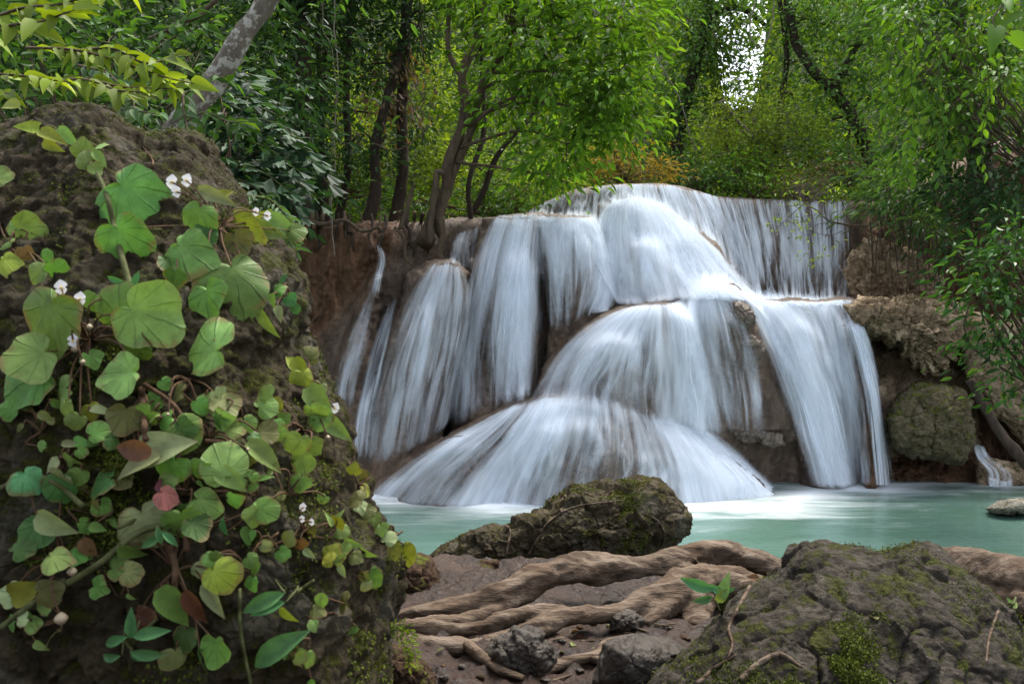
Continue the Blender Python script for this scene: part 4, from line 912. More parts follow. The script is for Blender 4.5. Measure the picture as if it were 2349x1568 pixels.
# far wood beyond everything: one uncountable mass of leaves
lf = Geo(); r = np.random.default_rng(5)
fb = []
for px in range(560, 2480, 90):
    for py in range(-130, 520, 85):
        x, y = px + r.uniform(-35, 35), py + r.uniform(-30, 30)
        if abs(x - 1695) < 62 and 85 < y < 250: continue
        fb.append((x, y, r.uniform(20, 27), r.uniform(55, 85), r.uniform(45, 75), 1.2))
foliage(lf, fb, .27, .125, 1.5, 22, .55, .2, 11, T_HEX, .1)
stuff(lf.mk("far_forest", M_far, smooth=False, uv=True), "sunlit yellow-green mass of forest far behind the falls", "forest")
lf = Geo(); fb = []
for px in range(-260, 720, 85):
    for py in range(-150, 430, 80):
        fb.append((px + r.uniform(-30, 30), py + r.uniform(-30, 30), r.uniform(9.5, 13.5), r.uniform(60, 85), r.uniform(50, 75), .8))
foliage(lf, fb, .15, .065, 1.7, 24, .35, .3, 12, T_HEX, .1)
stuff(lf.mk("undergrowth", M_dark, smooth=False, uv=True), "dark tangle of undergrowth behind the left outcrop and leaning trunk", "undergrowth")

# trunks and crowns along the left bank, carried above the frame to block light
tree("forked brown-trunked tree on the bank with broad bright crown overhanging the falls",
     [([(975, 560, 12.35), (985, 500, 12.4), (1010, 430, 12.4), (1035, 370, 12.4), (1058, 280, 12.4), (1075, 180, 12.4), (1088, 80, 12.4), (1095, -120, 12.4)], [.14, .105, .085, .075, .065, .055]),
      ([(1020, 545, 12.3), (1018, 500, 12.35), (1040, 390, 12.35), (1075, 290, 12.3), (1112, 200, 12.2), (1150, 110, 12.1), (1180, 20, 12.0), (1200, -120, 12)], [.09, .08, .062, .056, .05, .04]),
      ([(1075, 290, 12.3), (1060, 190, 12.3), (1045, 90, 12.3), (1040, -80, 12.3)], [.05, .045, .03])],
     [(1395, 60, 11.4, 105, 90), (1420, 165, 11.3, 90, 90), (1360, 250, 11.4, 105, 85), (1300, 330, 11.6, 110, 60), (1420, 290, 11.5, 70, 60), (1270, 150, 11.7, 120, 100), (1200, 60, 11.9, 120, 90), (1180, 230, 12.1, 80, 80), (1300, -40, 11.6, 150, 70), (1120, -60, 12.2, 150, 80), (1240, 400, 11.9, 70, 40)],
     .165, .06, M_bright, M_barkb, 1.9, 21, clump=20, cr=.3, droop=.45, tmpl=T_BLADE)
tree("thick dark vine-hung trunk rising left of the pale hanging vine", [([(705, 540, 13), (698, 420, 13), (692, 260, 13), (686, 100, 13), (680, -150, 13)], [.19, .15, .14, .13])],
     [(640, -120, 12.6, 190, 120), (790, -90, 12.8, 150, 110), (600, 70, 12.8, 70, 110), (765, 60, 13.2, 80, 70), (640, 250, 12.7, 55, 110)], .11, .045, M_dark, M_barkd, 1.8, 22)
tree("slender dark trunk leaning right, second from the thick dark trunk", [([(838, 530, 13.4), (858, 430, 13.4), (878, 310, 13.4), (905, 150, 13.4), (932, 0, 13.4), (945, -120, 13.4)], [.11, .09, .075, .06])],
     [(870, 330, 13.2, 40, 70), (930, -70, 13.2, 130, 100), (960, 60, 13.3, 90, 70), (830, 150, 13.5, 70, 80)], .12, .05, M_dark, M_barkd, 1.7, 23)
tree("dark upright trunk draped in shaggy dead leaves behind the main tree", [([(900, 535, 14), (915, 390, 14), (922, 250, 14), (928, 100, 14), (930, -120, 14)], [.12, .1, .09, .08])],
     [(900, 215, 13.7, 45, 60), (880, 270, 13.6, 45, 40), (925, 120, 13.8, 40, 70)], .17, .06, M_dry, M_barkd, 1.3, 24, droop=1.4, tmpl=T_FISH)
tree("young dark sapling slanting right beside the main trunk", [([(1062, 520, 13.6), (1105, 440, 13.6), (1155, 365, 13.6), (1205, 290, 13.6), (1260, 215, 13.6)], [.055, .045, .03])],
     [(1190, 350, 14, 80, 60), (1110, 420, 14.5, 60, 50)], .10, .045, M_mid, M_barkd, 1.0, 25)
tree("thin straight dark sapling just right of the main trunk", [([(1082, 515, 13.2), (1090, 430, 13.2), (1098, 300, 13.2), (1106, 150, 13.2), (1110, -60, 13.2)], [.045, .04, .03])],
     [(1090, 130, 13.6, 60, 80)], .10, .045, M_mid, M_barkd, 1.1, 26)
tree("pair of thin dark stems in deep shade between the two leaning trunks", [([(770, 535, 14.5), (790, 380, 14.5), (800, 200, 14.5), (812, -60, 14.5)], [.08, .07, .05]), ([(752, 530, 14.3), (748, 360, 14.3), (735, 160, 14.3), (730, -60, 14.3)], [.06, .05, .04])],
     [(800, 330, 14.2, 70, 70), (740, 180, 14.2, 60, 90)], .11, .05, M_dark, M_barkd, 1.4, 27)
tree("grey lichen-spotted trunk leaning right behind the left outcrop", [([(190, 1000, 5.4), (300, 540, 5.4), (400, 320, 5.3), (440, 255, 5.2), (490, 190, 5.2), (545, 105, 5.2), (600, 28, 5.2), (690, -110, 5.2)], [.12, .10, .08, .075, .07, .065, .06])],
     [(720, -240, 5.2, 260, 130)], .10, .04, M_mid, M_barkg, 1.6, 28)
tree("added small-leaved tree darkening and shading the left wood behind the trunks", [([(735, 520, 15.5), (740, 330, 15.5), (745, 150, 15.5), (750, -60, 15.5)], [.07, .06, .04])],
     [(640, 150, 15.3, 80, 90), (720, 60, 15.4, 90, 80), (850, 60, 15.6, 80, 80), (740, 200, 15.5, 50, 80), (870, 190, 15.7, 40, 70), (960, 60, 15.6, 60, 70), (640, 350, 15, 80, 70), (740, 420, 15.2, 60, 50), (950, 270, 15.8, 40, 60), (660, -130, 14, 260, 110), (950, -140, 14, 200, 100)], .12, .055, M_dark, M_barkd, 1.7, 29, droop=.5)  # added to darken the left wood; topmost blobs shade it from above frame
shrub("dark leafy bank of shrubs along the foot of the left forest", [(1180, 460, 14.5, 90, 45), (1100, 470, 14.2, 60, 40), (960, 460, 14.6, 60, 50), (820, 450, 15, 90, 50)], .12, .05, M_mid, cov=1.6, seed=31)
shrub("sunlit yellow-green bush glimpsed between the left trunks", [(780, 380, 17, 70, 70), (830, 330, 17, 60, 60), (985, 330, 17, 40, 80), (960, 420, 17, 50, 50), (1000, 180, 17.5, 40, 90), (1030, 420, 17, 60, 60), (780, 220, 17.5, 50, 60)], .13, .06, M_lime, cov=2.0, seed=32)
shrub("sunlit bush just left of the upper lip of the falls", [(1180, 440, 15.5, 70, 50), (1270, 410, 15.3, 60, 35), (1130, 380, 16, 80, 50)], .10, .05, M_lime, cov=1.8, seed=33)

# centre and right background
tree("tall vine-covered tree forming the left side of the sky gap", [([(1545, 470, 18.5), (1560, 330, 18.5), (1585, 180, 18.5), (1620, 40, 18.5), (1640, -120, 18.5)], [.16, .13, .1]), ([(1620, 40, 18.5), (1690, 25, 18), (1760, 60, 18)], [.09, .06, .04])],
     [(1590, 60, 18, 95, 75), (1590, 170, 18, 70, 85), (1560, 250, 18.3, 65, 60), (1690, 30, 18, 90, 45), (1630, -50, 18, 140, 60), (1525, 330, 18.5, 45, 60), (1640, 110, 18, 35, 70)], .13, .065, M_vine, M_barkd, 2.0, 41, cr=.35, droop=.5)
tree("large dark-trunked tree hung with vines right of the sky gap", [([(2010, 450, 16.5), (1990, 370, 16.5), (1955, 280, 16.5), (1915, 215, 16.5), (1860, 150, 16.5), (1820, 70, 16.5), (1790, -120, 16.5)], [.14, .13, .115, .10, .09, .08]), ([(1915, 215, 16.5), (1950, 130, 16.5), (2000, 40, 16.5), (2020, -100, 16.5)], [.08, .065, .05]), ([(1780, 350, 16.8), (1785, 230, 16.8), (1800, 120, 16.8), (1780, -50, 16.8)], [.07, .06, .05])],
     [(1820, 40, 16.6, 90, 60), (1800, 150, 16.8, 55, 90), (1830, 240, 16.9, 60, 55), (1900, 60, 16.4, 100, 80), (1940, 170, 16.3, 80, 60), (2010, 100, 16.2, 90, 100), (1900, -60, 16.4, 180, 70), (1890, 310, 17, 60, 40), (2020, 240, 16.2, 70, 70), (1950, 300, 16.1, 70, 50), (1890, 200, 16.1, 50, 50), (1990, 370, 16.1, 50, 40)], .12, .06, M_vine, M_barkd, 1.5, 42, cr=.33, droop=.5)
tree("small yellow-green tree standing in front of the sky gap", [([(1760, 470, 15.8), (1750, 390, 15.8), (1735, 330, 15.8), (1690, 270, 15.8), (1650, 235, 15.8)], [.05, .04, .03, .02]), ([(1735, 330, 15.8), (1790, 290, 15.8), (1830, 240, 15.8)], [.03, .025, .015])],
     [(1790, 250, 15.7, 70, 40), (1740, 300, 15.6, 95, 45), (1830, 310, 15.7, 80, 50), (1650, 235, 15.8, 45, 35), (1690, 345, 15.7, 75, 45), (1640, 300, 15.9, 50, 45), (1880, 370, 15.7, 70, 45), (1770, 380, 15.6, 80, 35)], .085, .04, M_lime, M_twig, 1.7, 43, cr=.2, droop=.1)
shrub("thin leafy sprays hanging across the bright sky gap", [(1680, 150, 18.8, 26, 90), (1720, 150, 18.8, 26, 90), (1700, 85, 18.8, 40, 25)], .13, .06, M_vine, base=(1600, 60, 18.8), cov=.75, seed=56)
shrub("pale green bush filling the bottom of the sky gap", [(1690, 300, 18, 70, 60), (1645, 210, 18.5, 28, 80), (1752, 220, 18.5, 28, 80), (1640, 120, 18.6, 28, 60), (1755, 130, 18.6, 26, 70), (1690, 70, 18.6, 60, 30), (1725, 260, 18.3, 40, 35)], .11, .05, M_lime, base=(1690, 440, 18), cov=1.5, seed=54)
shrub("orange-brown feathery bush behind the top of the falls", [(1430, 385, 14.3, 75, 30), (1500, 400, 14.2, 50, 20), (1400, 360, 14.5, 40, 20)], .12, .022, M_org, cov=1.6, seed=44, tmpl=T_BLADE)
shrub("deep green bushy shrub right of the orange bush", [(1600, 400, 15.2, 55, 35), (1660, 400, 15.1, 60, 40), (1560, 370, 16, 50, 45)], .11, .045, M_mid, cov=2.0, seed=45)
shrub("broad green shrub above the middle of the upper lip", [(1720, 425, 14.9, 60, 32), (1780, 415, 15, 50, 35), (1690, 395, 15.4, 60, 40)], .11, .05, M_bright, cov=1.8, seed=46)
shrub("dry brownish twiggy bush at the right of the upper lip", [(1850, 425, 14.6, 60, 30), (1910, 400, 14.7, 50, 40), (1800, 440, 14.7, 40, 20)], .07, .025, M_dry, cov=.9, seed=47, bark=M_twig, nst=14)
shrub("olive green leafy bush above the dry brownish bush", [(1950, 370, 14.5, 70, 50), (2010, 420, 13.8, 60, 40), (1880, 350, 15, 50, 35)], .11, .05, M_mid, cov=1.6, seed=48)
shrub("narrow-leaved bamboo-like clump spilling over the right bank", [(2060, 480, 12.6, 70, 45), (2130, 520, 12, 60, 45), (2040, 440, 12.8, 50, 40)], .16, .022, M_gray, cov=1.8, seed=49, tmpl=T_BLADE, droop=.4)
shrub("lime leaved climber spilling down at the top right behind the corner leaves", [(2080, 60, 9.8, 50, 70), (2130, 160, 9.6, 60, 80), (2220, 80, 9.4, 70, 70), (2200, 230, 9.3, 60, 60), (2310, 170, 9, 60, 80)], .12, .055, M_bright, base=(2420, 420, 9.5), cov=1.1, seed=53, droop=.7)
tree("vine-smothered dark tree overhanging the right bank", [([(2250, 480, 11), (2235, 330, 11), (2215, 180, 11), (2190, 20, 11), (2170, -120, 11)], [.17, .15, .12])],
     [(2110, 60, 10.6, 90, 100), (2090, 190, 10.6, 70, 90), (2190, 130, 10.3, 90, 110), (2280, 60, 10, 110, 110), (2290, 200, 9.9, 110, 100), (2180, 270, 10.2, 90, 90), (2120, 340, 11, 70, 60), (2250, 340, 9.8, 100, 80), (2200, -60, 10.5, 200, 80), (2070, -30, 11.5, 90, 80)], .12, .055, M_mid, M_barkd, 1.5, 50, cr=.3, droop=.7)
shrub("dark shaded thicket on the right slope under the overhanging tree", [(2220, 430, 10.2, 100, 70), (2300, 500, 9.5, 90, 80), (2140, 430, 11.5, 60, 50), (2200, 560, 10.5, 60, 60), (2310, 390, 9.4, 80, 70)], .11, .05, M_dark, cov=1.9, seed=51, droop=.5)
shrub("glossy dark green bush with yellow tips leaning in at the right edge", [(2290, 600, 6.6, 75, 55), (2320, 680, 6.5, 75, 60), (2300, 760, 6.5, 65, 50), (2325, 840, 6.5, 55, 50), (2330, 540, 6.7, 50, 35), (2345, 900, 6.6, 30, 40), (2250, 670, 6.6, 45, 35)], .085, .030, M_gloss, base=(2440, 900, 6.6), cov=1.7, seed=52, tmpl=T_BLADE, droop=.35, cr=.14)

# hanging leaf vines at right and the bare strings at left
def hanging(label, pts, d, L, W, gap, leafm, seed, r0=.006, stemm=M_stemg, name="hanging_vine", group=None, tmpl=T_BLADE, droop=.9):
    w_ = pxpath(pts, d); root = thing(name, w_[0], label, "vine", group)
    st, lf = Geo(), Geo(); leafy_stem(st, lf, w_, r0, L, W, gap, tmpl, seed, 60, droop, (0, -1, .3), n=30, flat=.5)
    st.mk("stem", stemm, root); lf.mk("foliage", leafm, root, uv=True)
hanging("long leafy vine hanging in front of the dark right thicket", [(2105, 60), (2090, 160), (2095, 260), (2080, 350), (2090, 420)], 9.4, .15, .06, .075, M_bright, 1)
hanging("bright leafy vine hanging left of the longest right vine", [(2075, 40), (2045, 140), (2035, 220), (2030, 290)], 9.6, .15, .06, .09, M_bright, 2)
hanging("leafy vine hanging closest to the frame's right edge", [(2260, 120), (2270, 220), (2250, 320), (2260, 400)], 8.2, .12, .05, .09, M_bright, 3)
hanging("short leafy vine trailing above the hanging roots on the right", [(2160, 100), (2150, 220), (2165, 330), (2150, 420)], 9.0, .13, .05, .09, M_mid, 4)
def barevine(label, pts, d, r, seed, mat=M_twig, coil=0, name="hanging_vine"):
    w_ = smooth_path(pxpath(pts, d), 80); rr = np.random.default_rng(seed)
    t = np.linspace(0, 1, 80)[:, None]
    w_ = w_ + .035 * np.stack([fbm(np.stack([t[:, 0] * 9, 0 * t[:, 0] + seed, 0 * t[:, 0]], -1), 3), fbm(np.stack([t[:, 0] * 9, 0 * t[:, 0] + seed, 0 * t[:, 0] + 5], -1), 3), 0 * t[:, 0]], -1)
    if coil: w_ = w_ + coil * np.concatenate([np.cos(t * 60), np.sin(t * 60), 0 * t], 1)
    tag(Geo().tube(w_, r, seg=6).mk(name, mat), label, "vine")
barevine("pale bare vine hanging full length before the dark left forest", [(772, -60), (768, 60), (775, 180), (766, 300), (768, 400), (760, 480), (768, 590)], 11.6, .009, 1)
barevine("second thinner pale vine twined along the longest bare vine", [(748, -60), (740, 60), (760, 110), (772, 220), (764, 340), (756, 470), (762, 520)], 11.7, .006, 2)
barevine("spiral coiled vine hanging beside the shaggy dead leaves", [(975, -40), (968, 100), (972, 200), (966, 280), (972, 330)], 11.9, .008, 3, M_barkb, .03)
barevine("looping pale liana hanging at the top of the sky gap", [(1780, -40), (1770, 60), (1745, 110), (1720, 70), (1740, -30)], 16, .014, 4)
barevine("pale liana arching behind the yellow-green tree", [(1500, 120), (1560, 230), (1590, 330), (1640, 360), (1700, 330)], 16.5, .012, 5)
barevine("bent brown liana crossing in front of the dark left trunks", [(860, 330), (900, 345), (940, 330), (985, 290)], 12.2, .012, 6, M_barkb)
barevine("brown rope-like liana slung across the top left forest", [(350, 120), (400, 60), (450, 40), (520, -20)], 6.5, .02, 7, M_barkb)

# bare twiggy branch with a few sprigs over the curtain
root = thing("bare_branch", P(1985, 520, 12.8), "bare twiggy branch with a few sprigs jutting over the upper curtain", "branch")
g = Geo(); lf = Geo(); r = np.random.default_rng(9)
main = [(1990, 520), (1940, 515), (1900, 505), (1870, 480), (1840, 470), (1800, 475)]
g.tube(pxpath(main, 12.8), [.022, .018, .014, .01, .007, .004], seg=6, n=24, wob=.4)
for a, b, c in [((1940, 515), (1900, 535), (1850, 525)), ((1900, 505), (1870, 530), (1845, 570)), ((1870, 480), (1850, 450), (1820, 440)), ((1920, 510), (1900, 470), (1890, 440)), ((1840, 470), (1815, 490), (1790, 520)), ((1960, 517), (1945, 480), (1930, 450)), ((1885, 492), (1850, 500), (1815, 515)), ((1900, 535), (1890, 560), (1895, 590)), ((1850, 450), (1830, 470), (1805, 460))]:
    q = pxpath([a, b, c], 12.75) + r.normal(size=(3, 3)) * .06; g.tube(q, [.007, .005, .003], seg=5, n=12, wob=.3)
    n = 14; lf.add(*leaves(q[2] + r.normal(size=(n, 3)) * .12, r.normal(size=(n, 3)) + [0, 0, .2], r.normal(size=(n, 3)) * .4 + [0, -.4, 1], .09, .03, T_BLADE))
g.mk("twig", M_barkb, root); lf.mk("foliage", M_lime, root, uv=True)

# roots hanging down the right bank and at the left tree bases
r = np.random.default_rng(15)
for k in range(30):
    x = 1990 + k * 7.2 + r.uniform(-4, 4); y0 = 500 + r.uniform(-25, 45) + max(0, (x - 2060) * .35); y1 = min(y0 + r.uniform(70, 190), 690 + (x - 1990) * .12); d = 12.0 - (x - 1990) * .004 + r.uniform(-.15, .1)
    q = pxpath([(x, y0), (x + r.uniform(-8, 8), y0 * .6 + y1 * .4), (x + r.uniform(-14, 14), y1)], d)
    tag(Geo().tube(q, [.011 * r.uniform(.5, 1.5), .008, .004], seg=5, n=20, wob=.5).mk("hanging_root", M_barkd if k % 3 else M_barkb), "thin brown root dangling down the shaded right bank", "root", "roots hanging on the right bank")
def broot(label, pts, rr, d): tag(Geo().tube(pxpath(pts, d), rr, seg=8, n=30, wob=.5).mk("root", M_barkb), label, "root")
broot("pale twisted root rising on the bank left of the main trunk", [(918, 525), (930, 490), (940, 455), (950, 420)], [.035, .04, .03, .02], 12.1)
broot("buttress root of the main tree bending down like an elbow", [(985, 560), (990, 490), (1000, 430), (1002, 395), (1018, 400)], [.06, .055, .05, .045, .04], 12.15)
broot("roots plunging from the main tree over the bank edge", [(1010, 500), (1016, 540), (1008, 580), (1022, 610)], [.07, .06, .05, .03], 12.2)
broot("thin root looping along the bank edge under the hanging vine", [(690, 500), (740, 515), (790, 505), (830, 530), (870, 520)], [.03, .035, .025, .03, .02], 12.25)
broot("short root dangling from the brown earth lip", [(905, 520), (925, 545), (930, 590), (945, 610)], [.03, .025, .02, .01], 12.1)

r = np.random.default_rng(33)
for k in range(16):
    x = 690 + k * 20 + r.uniform(-9, 9); y = 498 + r.uniform(-6, 6); dx_ = r.uniform(-30, 30)
    q = [hit(BC, x + dx_ * t + r.uniform(-5, 5), y + 14 + 75 * t * r.uniform(.5, 1.0), .03, 12.3)[0] for t in np.linspace(0, 1, 6)]
    q = np.vstack([P(x, y - 8, 12.75)[None], q])
    tag(Geo().tube(q, np.linspace(.030, .010, 7) * r.uniform(.6, 1.3), seg=6, n=24, wob=.5).mk("bank_root", M_barkb if k % 2 else M_barkd), "bare brown root gripping the lip of the left earth bank", "root", "roots over the lip of the left bank")
# fallen trunk at far right
tag(Geo().tube(pxpath([(2225, 870, 10.6), (2270, 955, 10.5), (2320, 1025, 10.3), (2400, 1110, 10.1)]), [.06, .06, .07, .08], seg=12, n=40, wob=.25).mk("log", M_barkd), "dark wet fallen trunk slanting down to the pool at far right", "log")

# fishtail palm with dark blue-green leaflets
def frond(st, lf, pts, L, W, gap, seed, tmpl=T_FISH):
    leafy_stem(st, lf, pxpath(pts), .012, L, W, gap, tmpl, seed, 55, .25, (0, -.35, 1), n=24, flat=.3)
root = thing("fishtail_palm", P(430, 420, 7), "dark blue-green fishtail palm with arching fronds behind the outcrop", "palm")
st, lf = Geo(), Geo()
for k, pts in enumerate([[(430, 420, 7), (500, 300, 7), (600, 290, 6.9), (700, 350, 6.8)], [(430, 420, 7), (510, 340, 6.9), (600, 350, 6.7), (690, 420, 6.6)], [(430, 420, 7), (520, 390, 6.8), (600, 410, 6.6), (670, 470, 6.5)], [(430, 420, 7), (480, 260, 7.1), (560, 240, 7.1), (640, 270, 7)],
                         [(430, 420, 7.1), (540, 320, 7.3), (640, 320, 7.3), (740, 400, 7.2)], [(430, 430, 7), (540, 420, 6.6), (600, 460, 6.4), (640, 520, 6.3)], [(430, 420, 7.2), (450, 250, 7.4), (520, 180, 7.4), (590, 200, 7.3)], [(430, 420, 7.2), (560, 370, 7.5), (650, 390, 7.5), (720, 450, 7.4)], [(430, 430, 7), (500, 420, 6.9), (560, 470, 6.7), (580, 530, 6.6)]]):
    for m in range(3):
        q = [(p[0] + m * 9 * (i > 0), p[1] + (m - 1) * 16 * i / 2, p[2] + .12 * m) for i, p in enumerate(pts)]
        frond(st, lf, q, .17, .13, .055, 60 + k * 3 + m)
st.mk("stem", M_stemg, root); lf.mk("frond", M_fish, root, uv=True, smooth=False)
root = thing("fern", P(600, 560, 5.5), "grey-green fern frond drooping beside the outcrop's right shoulder", "fern")
st, lf = Geo(), Geo()
for k, pts in enumerate([[(560, 450, 5.6), (620, 460, 5.5), (660, 500, 5.4), (680, 540, 5.4)], [(560, 470, 5.6), (640, 520, 5.4), (680, 580, 5.3)], [(560, 450, 5.6), (610, 480, 5.5), (640, 540, 5.4), (650, 580, 5.4)]]): frond(st, lf, pts, .11, .03, .025, 90 + k, T_BLADE)
st.mk("stem", M_stemg, root); lf.mk("frond", M_gray, root, uv=True, smooth=False)

# leafy branches top left and top right
def branch(label, paths, d, L, W, gap, leafm, seed, tmpl=T_HEART, name="leafy_branch", droop=.35, stemm=M_barkb):
    root = thing(name, P(*paths[0][0], d), label, "branch"); st, lf = Geo(), Geo()
    for k, p in enumerate(paths):
        w_ = pxpath(p, d) + np.array([0, 1, 0]) * np.linspace(0, -.3, len(p))[:, None]
        leafy_stem(st, lf, w_, .008, L, W, gap, tmpl, seed + k, 48, droop, (0, -.55, .9), n=26, flat=.6)
    st.mk("stem", stemm, root); lf.mk("foliage", leafm, root, uv=True)
branch("yellow-green leafy spray reaching right toward the leaning grey trunk", [[(60, 110), (200, 130), (330, 175), (430, 215), (505, 240)], [(150, 120), (280, 130), (380, 180), (470, 180)], [(200, 180), (300, 215), (400, 235), (460, 250)]], 3.7, .115, .05, .042, M_yel, 1)
branch("uppermost left spray of broad leaves against the dark wood", [[(-40, 50), (80, 35), (180, 45), (300, 30), (390, 10)], [(-40, 90), (60, 80), (150, 95), (260, 90)], [(60, 20), (160, -10), (260, 5), (340, -20)]], 3.4, .12, .055, .05, M_yel, 5)
branch("lower left spray of drooping leaves just above the outcrop", [[(-60, 170), (60, 190), (150, 215), (250, 240)], [(-40, 220), (50, 235), (120, 265)], [(100, 190), (220, 200), (320, 240), (400, 260)]], 3.5, .10, .045, .04, M_yel, 9)
branch("small-leaved twigs crossing the leaning grey trunk", [[(330, 140), (400, 110), (470, 100), (540, 90)], [(380, 250), (460, 215), (520, 205), (560, 215)], [(400, 300), (480, 270), (550, 300), (610, 310)], [(340, 90), (430, 80), (500, 60)]], 4.8, .10, .04, .04, M_mid, 13, T_BLADE)
branch("grey-green compound leaves hanging between outcrop and grey trunk", [[(150, 240), (260, 260), (350, 280), (420, 300)], [(250, 180), (330, 230), (370, 290)], [(420, 210), (440, 270), (470, 330), (520, 360)], [(180, 150), (280, 190), (340, 240)]], 4.2, .09, .038, .04, M_gray, 17, T_BLADE)
branch("large bright leaves hanging into the top right corner", [[(2400, -60), (2320, -20), (2260, 40), (2220, 90), (2240, 130)], [(2420, 20), (2340, 40), (2300, 90), (2310, 140)], [(2380, -80), (2280, -40), (2180, -10), (2120, 30)], [(2440, 90), (2370, 120), (2340, 170)]], 4.4, .17, .07, .08, M_bright, 21, T_HEART, droop=.6)
shrub("mid-green shrub filling the top left behind the broad-leaf sprays", [(60, 60, 6.2, 140, 90), (250, 100, 6.4, 130, 90), (120, 200, 6.2, 130, 70), (330, 230, 6.3, 100, 70), (430, 130, 6.6, 70, 80), (-80, 130, 6, 100, 140)], .11, .05, M_mid, base=(150, 480, 6.3), cov=1.5, seed=71)
shrub("shaded small-leaved shrub around the foot of the grey trunk", [(420, 330, 6.0, 80, 60), (330, 290, 6.0, 70, 45), (520, 260, 6.2, 70, 60), (480, 400, 6.1, 70, 60)], .09, .04, M_dark, base=(430, 520, 6.1), cov=1.6, seed=72)

# ------------------------------------------------------------------ plants on the left outcrop and seedlings
def begonia(label, root_px, lv, flowers=(), buds=(), red=True, petioles=True, name="begonia", tree_=None, seed=0):
    T_ = tree_ or BL
    b, _ = hit(T_, *root_px, .0, 1.9); root = thing(name, b, label, "plant"); r = np.random.default_rng(seed + int(root_px[0] * 7 + root_px[1]))
    st = Geo()
    for l in lv:
        x, y, size, ang, typ = l[:5]; lift = l[5] if len(l) > 5 else .035 + .03 * r.random()
        p, n = hit(T_, x, y, lift, 2.1)
        dist_ = np.linalg.norm(p - np.array([0, 0, CAMZ])); L = .9 * size / FPX * p[1]
        a = math.radians(ang); dr = np.array([math.cos(a), r.normal() * .25, math.sin(a)])
        nr = np.array([0, -1.0, .35]) + r.normal(size=3) * .42 + n * .2
        if typ == 't' and len(l) > 6: tm = T_BLADE; W_ = L * .36
        elif len(l) > 6: tm = T_HEART; W_ = L * l[6]
        else: tm = T_BEG[r.integers(0, 8)]; W_ = L * r.uniform(.92, 1.12)
        base = p - dr * (L * (.30 if len(tm) > 3 else .5))
        g = Geo().add(*leaves(base[None], dr[None], nr[None], L, W_, tm)); g.mk("leaf", BM[typ], root, uv=True)
        if petioles:
            k = .35 + .3 * r.random(); m = base * (1 - k) + b * k + np.array([r.normal() * .015, .004, r.normal() * .015 + .01]); base = base - .004 * nrmz(nr)
            st.tube([b, m, base], [.0028, .0022, .0015], seg=5, n=10)
    if st.V: st.mk("stem", M_stemr if red else M_stemg, root)
    for f in flowers:
        x, y, s = f[:3]; p, n = hit(T_, x, y, .08, 2.0); S = .72 * s / FPX * p[1]
        fl = Geo()
        for ang, ln in ((90, .62), (270, .55), (10, .3), (170, .3)):
            a = math.radians(ang + r.normal() * 10); dr = np.array([math.cos(a), -.15, math.sin(a)])
            fl.add(*leaves(p[None], dr[None], np.array([[0, -1, .2]]) + r.normal(size=3) * .1, S * ln, S * (.85 if ln > .5 else .3), T_HEART))
        fo = fl.mk("flower", M_petal, root, uv=True)
        th = np.linspace(0, np.pi, 6)
        g = Geo().tube(np.array([p + np.array([0, -S * .16, 0]) * t for t in np.linspace(0, 1, 6)]), S * .11 * np.sin(th * .8 + .5), seg=8)
        g.mk("stamen", M_stamen, fo)
        g = Geo().tube([b, (b + p) / 2 + np.array([0, -.03, .02]), p], .0018, seg=5, n=10); g.mk("flower_stalk", M_stemr, root)
    for f in buds:
        x, y, s = f; p, n = hit(T_, x, y, .07, 2.0); S = .65 * s / FPX * p[1]
        g = Geo().tube(np.array([p + np.array([0, 0, S * (t - .5)]) for t in np.linspace(0, 1, 8)]), S * .5 * np.sin(np.linspace(.15, np.pi - .15, 8)), seg=10); g.mk("bud", M_bud, root)
        g = Geo().tube([b, (b + p) / 2 + np.array([0, -.03, .02]), p], .0018, seg=5, n=10); g.mk("flower_stalk", M_stemr, root)
    return root

begonia("begonia with large brown-veined leaves and white blooms near the outcrop's upper right", (505, 520),
        [(325, 445, 165, -25, 'v', .10), (295, 552, 135, -50, 'g', .07), (440, 572, 120, -20, 'v', .10), (555, 655, 172, -60, 'v', .09), (478, 692, 105, -70, 'g', .05), (395, 612, 72, -60, 'd'), (445, 498, 85, -120, 'g'), (498, 452, 105, -20, 'p', .12, .35), (512, 445, 60, 30, 'y', .12, .5),
         (560, 520, 105, -40, 'y', .10), (610, 530, 110, -15, 'l', .12, .45), (655, 525, 120, -30, 'l', .12, .4), (545, 560, 70, -70, 'o'), (600, 500, 70, 30, 'y', .1, .6), (615, 745, 85, -65, 'l', .05, .4), (400, 640, 60, -100, 'd'), (470, 540, 60, -130, 'd'), (680, 525, 50, 10, 'g')],
        [(395, 418, 42), (428, 414, 38), (405, 440, 34), (588, 486, 26), (614, 495, 28)], [(480, 600, 12)])
begonia("begonia with big lobed leaves and four white blooms at mid left of the outcrop", (205, 780),
        [(112, 748, 185, -100, 'g', .09), (285, 702, 115, 80, 'g', .08), (345, 742, 165, -45, 'l', .08), (62, 818, 120, 200, 'l', .10), (55, 882, 150, -150, 'g', .06), (270, 858, 115, 190, 'l', .09), (303, 800, 85, -80, 'd', .04), (195, 690, 55, 100, 'g'), (210, 825, 48, -60, 'g'), (155, 940, 60, -80, 'l'), (212, 942, 46, -60, 'y'), (140, 900, 70, -150, 'l'), (180, 968, 45, -100, 'l')],
        [(141, 660, 44), (184, 686, 40), (290, 722, 46), (168, 782, 38)], [(240, 681, 18), (304, 767, 22), (205, 750, 24), (172, 722, 22), (172, 800, 26), (190, 830, 20)])
begonia("lone pale green lobed begonia leaf pair in the middle of the outcrop", (440, 870), [(460, 812, 152, -170, 'l', .07), (515, 935, 72, -60, 'o'), (425, 985, 60, 0, 'd')], (), [(390, 905, 12), (385, 950, 14)])
